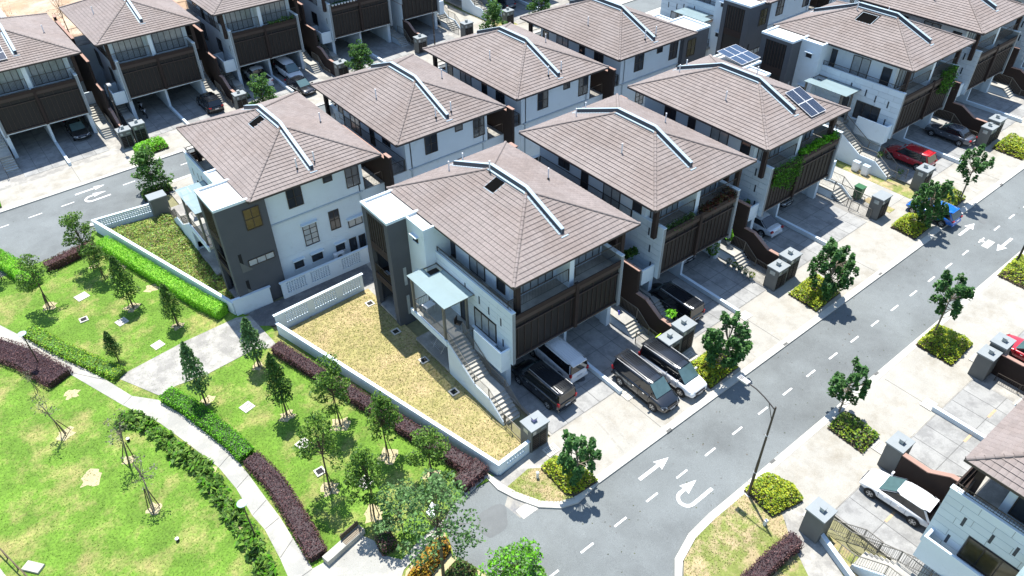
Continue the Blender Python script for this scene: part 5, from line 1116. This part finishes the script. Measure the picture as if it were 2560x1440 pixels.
tag(leaf_obj('road_litter', np.stack([Q[:, 0], Q[:, 1], S * Q[:, 0] - .088], 1), .13, [M['joint'], LR[1], M['bark']], up=6), 'scattered dead leaves and grit on the asphalt', 'litter', kind='stuff')
marking([ell(*G(1447, 944), .55, .42, rz=.4, j=.25)], M['stain'], 'oil_stain', .018)
for x in (27.5, 39.8, 52.1, 72.0, 84.4):
    struct('kerb_inlet', MB().box(x - .22, x + .22, 18.80, 18.99, -.12, .024), M['joint'])
for x in (30.6, 42.1, 54.6):
    struct('kerb_inlet', MB().box(x - .22, x + .22, 13.02, 13.2, -.12, .024), M['joint'])
# ---------------------------------------------------------------- lamps, furniture, small things
def street_lamp(label, x, y, dy, h=7.8, arm=1.9):
    t = thing('street_lamp', label, 'street lamp', (x, y, gz(x)))
    MB().tube((0, 0, -.1), (0, 0, h * .42), .095, .085, 8).tube((0, 0, h * .42), (0, 0, h), .075, .055, 8).build('pole', M['rail'], t); MB().tube((0, 0, h * .28), (0, 0, h * .285), .10, n=8).tube((0, 0, h * .7), (0, 0, h * .705), .08, n=8).build('pole_band', M['pvc'], t)
    pts = [(0, 0, h * .97)] + [(0, dy * arm * f, h * .97 + .55 * math.sin(f * 1.8)) for f in (.15, .4, .7, 1)]; mb = MB()
    for a, b in zip(pts[:-1], pts[1:]): mb.tube(a, b, .035, n=6)
    mb.tube((0, 0, h * .86), (0, dy * arm * .22, h * .97 + .18), .022, n=5); mb.build('arm', M['rail'], t); e = pts[-1]
    hd = MB().box(-.17, .17, *sorted((e[1] - .05 * dy, e[1] + .62 * dy)), e[2] - .05, e[2] + .05).build('lamp_head', M['steel'], t); MB().box(-.12, .12, *sorted((e[1] + .1 * dy, e[1] + .55 * dy)), e[2] - .07, e[2] - .051).build('lens', M['lampwhite'], hd)
    for q in (-.09, 0, .09): MB().box(q - .015, q + .015, *sorted((e[1] + .35 * dy, e[1] + .6 * dy)), e[2] + .05, e[2] + .07).build('cooling_fin', M['rail'], hd)
    B('base_plate', M['steel'], t, -.16, .16, -.16, .16, -.02, .04); return t
street_lamp('tall black street lamp arching over the road in the foreground', 27.5, 12.55, 1); street_lamp('black street lamp rising out of the lime bed at the right edge', 61.0, 12.6, 1)
street_lamp('black street lamp before the brown wall of the far left houses', *G(318, 352), -1, 6.6, 1.2)
street_lamp('black street lamp in front of the single garage of the far row', *G(1088, 122), -1, 6.6, 1.2)
def park_lamp(label, px, py, h=3.3):
    x, y = G(px, py); t = thing('park_lamp', label, 'park lamp', (x, y, gz(x)))
    MB().tube((0, 0, -.05), (0, 0, h), .05, .035, 8).build('pole', M['rail'], t); MB().tube((0, 0, h), (0, 0, h + .12), .05, .12, 10).build('neck', M['rail'], t)
    MB().tube((0, 0, h + .12), (0, 0, h + .15), .29, .29, 20).tube((0, 0, h + .15), (0, 0, h + .2), .27, .10, 20).build('lamp_shade', M['flash'], t); return t
park_lamp('park lamp with a round disc head standing in the maroon hedge at the left', 104, 920); park_lamp('park lamp with a round disc head among the broad leaved plants', 640, 1345)
# bench
x, y = G(862, 1368); t = thing('park_bench', 'pale concrete bench with slatted wooden backrest at the end of the maroon hedge', 'bench', (x, y, gz(x)), math.atan2(G(900, 1325)[1] - G(812, 1405)[1], G(900, 1325)[0] - G(812, 1405)[0]))
B('seat', M['path'], t, -1.35, 1.35, -.26, .26, 0, .45)
for q in range(4): B('backrest_slat', M['bark'], t, .0, 1.3, .22, .27, .50 + q * .11, .58 + q * .11)
B('backrest_post', M['rail'], t, .1, .16, .27, .31, .3, .95); B('backrest_post', M['rail'], t, 1.12, 1.18, .27, .31, .3, .95)
for q in range(4): B('seat_slat', M['palebark'], t, .0, 1.3, -.22 + q * .11, -.14 + q * .11, .452, .48)
# sign board under the tree
x, y = G(1085, 1300); t = thing('notice_board', 'small white notice board on two posts half hidden under the pale tree', 'notice board', (x, y, gz(x)), .5)
bd = MB().add([(-.4, -.25, .85), (.4, -.25, .85), (.4, .25, 1.15), (-.4, .25, 1.15), (-.4, -.25, .81), (.4, -.25, .81), (.4, .25, 1.11), (-.4, .25, 1.11)], [(0, 1, 2, 3), (7, 6, 5, 4), (0, 4, 5, 1), (1, 5, 6, 2), (2, 6, 7, 3), (3, 7, 4, 0)]).build('panel', M['pvc'], t)
for q in (-.33, .33): MB().tube((q, .05, -.05), (q, .05, 1.0), .03).build('post', M['rail'], t)
# fence and low slab in the bottom left corner
x, y = G(0, 1375); x2, y2 = G(85, 1462); t = thing('timber_railing', 'dark railing running out of the frame at the bottom left corner', 'railing', (x, y, gz(x)))
L = Vector((x2 - x, y2 - y)); d0 = L.normalized(); mb = MB().tube((-d0.x * 2, -d0.y * 2, .75), (L.x, L.y, .75), .045, n=4)
for q in range(6): p = d0 * (q * 1.2 - 1.5); MB().tube((p.x, p.y, 0), (p.x, p.y, .75), .05, n=4).build('post', M['bark'], t)
mb.build('rail', M['bark'], t)
a = Vector(G(0, 1420)); b = Vector(G(60, 1500)); q = (a - b).normalized(); pp = [tuple(a + q * 3), tuple(b), tuple(b + Vector((-3, -2))), tuple(a + q * 3 + Vector((-3, -2)))]
poly_sheet('path_edge', pp, M['path'], .03, .1); pp = [G(-60, 1340), G(10, 1400), G(50, 1450), G(20, 1500), G(-60, 1400)]; 
x, y = G(85, 1420); t = thing('concrete_slab', 'pale concrete slab on the grass in the bottom left corner', 'slab', (x, y, gz(x)), -.9); B('slab', M['path'], t, -.55, .55, -.28, .28, -.05, .16)
for px, py, lb in ((445, 1352, 'small round garden light on the open lawn at the bottom'), (322, 1102, 'small round garden light between the saplings')):
    x, y = G(px, py); t = thing('garden_light', lb, 'garden light', (x, y, gz(x))); MB().tube((0, 0, 0), (0, 0, .22), .10, n=10).build('housing', M['dark'], t); MB().tube((0, 0, .22), (0, 0, .25), .11, n=10).build('lens', M['pvc'], t)
x, y = G(1344, 1194); t = thing('utility_post', 'short white utility post on the verge beside the corner shrub', 'post', (x, y, gz(x))); MB().tube((0, 0, -.05), (0, 0, .5), .09, n=10).build('post', M['pvc'], t); MB().tube((0, 0, .5), (0, 0, .58), .11, .06, n=10).build('cap', M['pvc'], t)
x, y = G(1912, 1312); t = thing('utility_post', 'white junction post in the shadow of the street lamp', 'post', (x, y, gz(x))); B('housing', M['pvc'], t, -.1, .1, -.08, .08, -.05, .45)
# green bin
t = thing('wheelie_bin', 'tall green bin beside the railing of the side lane', 'bin', (60.3, 26.2, gz(60.3))); gm = mat('bin_green', (.03, .12, .05), .5, .1)
MB().add([(-.28, -.3, .08), (.28, -.3, .08), (.28, .3, .08), (-.28, .3, .08), (-.34, -.38, 1.2), (.34, -.38, 1.2), (.34, .36, 1.2), (-.34, .36, 1.2)], [(0, 3, 2, 1), (4, 5, 6, 7), (0, 1, 5, 4), (1, 2, 6, 5), (2, 3, 7, 6), (3, 0, 4, 7)]).build('body', gm, t); MB().box(-.38, .38, -.42, .42, 1.2, 1.28).build('lid', gm, t)
for q in (-.3, .3): MB().tube((q - .04, .36, .1), (q + .04, .36, .1), .1, n=10).build('wheel', M['tyre'], t)
for i, (x, y, lb) in enumerate(((64.3, 29.0, 'left of two white meter cabinets on the green strip'), (64.3, 28.0, 'right of two white meter cabinets on the green strip'))):
    t = thing('meter_cabinet', lb, 'cabinet', (x, y, gz(x))); B('housing', M['pvc'], t, -.22, .22, -.3, .3, .1, .95); B('lid', M['offwhite'], t, -.25, .25, -.33, .33, .95, 1.0); B('plinth', M['kerb'], t, -.2, .2, -.27, .27, -.05, .1)
# lime sheet beside the gate box, blue chair by the column
x, y = G(1632, 856, .4); lm = mat('lime_plastic', (.48, .75, .02), .5, .05); t = thing('folded_board', 'bright lime plastic board leaning at the bottom of the stair by the gate boxes', 'board', (32.6, 24.9, gz(32.6)), .1); B('board', lm, t, -.5, .5, -.02, .03, 0, .85); B('board_foot', lm, t, -.4, .4, .03, .25, 0, .04)
bm = mat('blue_plastic', (.05, .06, .5), .5, .05); t = thing('folded_parasol', 'blue folded item leaning on the white column beside the parked cars', 'parasol', (32.25, 28.35, gz(32.2))); MB().tube((0, 0, 0), (0, 0, .5), .17, .15, 10).build('base', bm, t); MB().tube((0, 0, .5), (-.03, .1, 1.15), .1, .05, 8).build('cover', bm, t)
# potted plants
def pot(label, x, y, h, r, mats, size=.13, n=160, z=0, conic=False, group=None):
    t = thing('potted_plant', label, 'potted plant', (x, y, gz(x) + z), 0, group); MB().tube((0, 0, 0), (0, 0, .3), .13, .18, 10).build('pot', M['boxtop'], t); MB().tube((0, 0, .3), (0, 0, .3 + h * .5), .02, n=4).build('stem', M['bark'], t)
    P = blob((0, 0, .35 + h * .5), 1, n, (r, r, h * .5))
    if conic: u = (P[:, 2] - .35) / h; P[:, 0] *= 1.25 - u; P[:, 1] *= 1.25 - u
    leaf_obj('foliage', P, size, mats, t); return t
pot('large leafy plant in a pot at the top of the row of potted plants', 43.6, 29.0, 1.5, .55, LG, .2, 330); pot('small conical bright potted tree on the stair landing', 45.0, 28.6, 1.2, .35, LB, .12, 260, 1.0, True)
for i, (y, lb, mm) in enumerate(((27.4, 'white pot with spiky leaves, first below the large potted plant', LS), (26.8, 'bushy potted plant, second below the large one', LG), (26.25, 'dark potted plant, middle of the row below the stair', [LG[2], LG[0], LG[2]]), (25.7, 'potted plant second from the gate in the row', LP), (25.1, 'yellowish potted plant nearest the gate', LY))): pot(lb, 43.75, y, .45, .26, mm, .13, 90)
pot('round potted shrub on the stair landing above the red car', 66.1, 27.9, .6, .32, LG, .13, 130, .9); pot('potted plant low on the stair beside the red car', 66.2, 25.6, .5, .28, LG, .13, 90, .1)
pot('bright green plant in the trough on top of the brown wall, behind the gate boxes', 33.9, 25.0, .5, .4, LB, .24, 70, 1.7); pot('plant in the garage shade of the far row', 33.9, 87.4 - 7, .4, .3, LG)
# balcony planting: (house, u0,u1, v, w, height, mats, label)
def balcony(hs, u0, u1, v, w, h, mats, label, n=900, hang=0, size=.16):
    hh = H[hs]; t = thing('balcony_plants', label, 'plants'); t.matrix_basis = hh.matrix_basis @ Matrix.Translation((u0, v, w))
    x = RNG.uniform(0, u1 - u0, n); env = .5 + .5 * np.abs(np.sin(x * 2.1 + u0) * np.cos(x * .9 + 1)); z = RNG.uniform(-hang if hang else 0, h, n) * env; y = RNG.normal(size=n) * .16 - (.1 if hang else 0) * (z < 0)
    leaf_obj('foliage', np.stack([x, y, z], 1), size, mats, t, up=.3); B('trough', M['brown'], t, 0, u1 - u0, -.12, .2, -.12, .02); return t
balcony('B', .1, 3.9, .3, 6.6, .75, LR, 'reddish brown bushy plants along the right half of the second front balcony', 1500); balcony('B', -3.6, -.6, .35, 6.5, .55, [LG[2], LG[0], LS[1]], 'dark grassy plants along the left half of the second front balcony', 600)
balcony('B', 2.9, 3.5, .5, 7.3, .3, LR, 'small potted plant above the red ones', 50)
balcony('C', -3.7, -.1, .05, 6.6, .5, [LG[0], LB[1], LG[2]], 'green vines hanging over the left screen of the third front house', 2600, hang=2.6, size=.14); balcony('C', .1, 5.1, .35, 6.7, .75, [LB[0], LB[1], LG[0]], 'bright broad leaved plants along the right balcony of the third front house', 1500, size=.22)
balcony('D', 1.2, 3.9, .1, 6.6, 1.1, [LG[2], LG[0], LB[1]], 'dark green vines spilling over the screen at the right end of the fourth house', 2400, hang=2.2)
balcony('c', .6, 3.9, .3, 6.7, .5, LG, 'small green plants on the right balcony of the far house with the pickup', 400); balcony('a', -3.9, 3.9, .5, 6.4, .15, LS, 'thin dry plants on the far left balcony', 80)
balcony('d', -3.8, -.3, .5, 6.6, .6, [LG[2], LG[0], LG[2]], 'dark plants on the balcony of the house with white pots', 700)
for k_, (u, hs) in enumerate([(-3.6 + i * .42, 'd') for i in range(8)]):
    t = thing('white_pot', 'small white bowl in the row along the edge of the far screen', 'pot', group='white bowls along the far screen'); t.matrix_basis = H[hs].matrix_basis @ Matrix.Translation((u, .08, 6.76)); MB().tube((0, 0, 0), (0, 0, .15), .10, .16, 10).build('bowl', M['pvc'], t)
balcony('B', -5.6, -4.5, 2.2, 4.0, .8, [LG[2], LG[0], LG[1]], 'broad leaved plants in the white planter between the first and second front houses', 260, size=.3); balcony('C', -5.6, -4.5, 1.2, 3.6, .4, LG, 'trailing plant in the planter between the second and third front houses', 160)
balcony('d', -5.7, -4.6, 1.4, 2.6, .9, [LG[2], LG[0], LR[0]], 'leafy plants in the white planter left of the house with white pots', 300)
# planter boxes on the side of the interior units
for hs in ('B', 'C', 'c', 'd', 'b', 'E'):
    pt = H[hs]; MB().box(-5.55, -5.42, .4, 2.8, 2.4, 3.75).box(-5.42, -4.26, .4, .54, 2.4, 3.75).box(-5.42, -4.26, .54, 2.8, 2.4, 2.55).build('planter_wall', M['white'], pt)
# rear yard: water tank and pipes behind the white perforated wall
t = thing('air_conditioner', 'white outdoor air conditioner unit behind the perforated wall', 'air conditioner', (19.4, 48.35, gz(19.4))); B('housing', M['pvc'], t, -.45, .45, -.18, .18, .9, 1.5); MB().tube((0, -.19, 1.2), (0, -.182, 1.2), .24, n=14).build('fan_grille', M['boxgrey'], t); B('bracket', M['steel'], t, -.4, .4, -.15, .15, .8, .9)
# drying rack and furniture on the porch
x0, y0 = 20.9, 33.0
t = thing('garden_chair', 'dark metal chair on the shaded porch of the nearest house', 'chair', (x0, y0, .87 + 2.86), .5)
B('seat', M['rail'], t, -.22, .22, -.22, .22, .42, .46); B('backrest', M['rail'], t, -.22, .22, .2, .24, .46, .9)
for a in (-.2, .2):
    for b in (-.2, .2): MB().tube((a, b, 0), (a, b, .42), .015, n=4).build('leg', M['rail'], t)
t = thing('porch_table', 'small pale table at the back of the shaded porch', 'table', (20.2, 35.7, .87 + 2.86), .1); B('tabletop', M['pvc'], t, -.4, .4, -.3, .3, .68, .72)
for a in (-.35, .35):
    for b in (-.25, .25): MB().tube((a, b, 0), (a, b, .68), .02, n=4).build('leg', M['steel'], t)
t = thing('drying_rack', 'folding drying rack on the grey pad under the porch', 'drying rack', (20.0, 34.6, gz(20)), .0); mb = MB()
for q in range(6): mb.tube((-.3 + q * .12, -.5, .9), (-.3 + q * .12, .5, .9), .01, n=3)
mb.build('rail_set', M['steel'], t)
for b in (-.5, .5): MB().tube((-.35, b, 0), (.3, b, .9), .015, n=3).tube((.35, b, 0), (-.3, b, .9), .015, n=3).build('leg', M['steel'], t)
# bare trees and rubble on the building ground in the far left corner
bt = tree_airy(6.5, 2.2, 2.0, [LO[2], LR[1], LO[2]], 26, 5, .14, 'bark', .8, .5, 0, 'bare_tree')
for i, (x, y, lb) in enumerate(((13.2, 110, 'leafless tree on the orange ground, nearest the roofs'), (9.0, 118, 'leafless tree further left on the orange ground'), (15.5, 121, 'leafless tree furthest back on the orange ground'), (3.0, 112, 'leafless tree at the top left edge'))): place(bt, x, y, i * 1.3, 1.0, lb, None, i == 0)
t = thing('site_shed', 'grey sheeted construction building at the top left corner', 'building', (1.5, 122, 0)); B('wall', M['offwhite'], t, -7, 7, -4, 4, 0, 5)
for i in range(5): B('window_opening', M['dark'], t, -6 + i * 2.6, -4.6 + i * 2.6, -4.03, -3.99, 1.2, 3.4)
for i in range(6): MB().tube((-6.5 + i * 2.6, -4.8, 0), (-6.5 + i * 2.6, -4.8, 6), .05, n=4).build('scaffold_pole', M['steel'], t)
for zz in (2, 4, 6): MB().tube((-6.6, -4.8, zz), (6.6, -4.8, zz), .04, n=4).build('scaffold_pole', M['steel'], t)
B('roof', M['steel'], t, -7.3, 7.3, -4.3, 4.3, 5, 5.15)
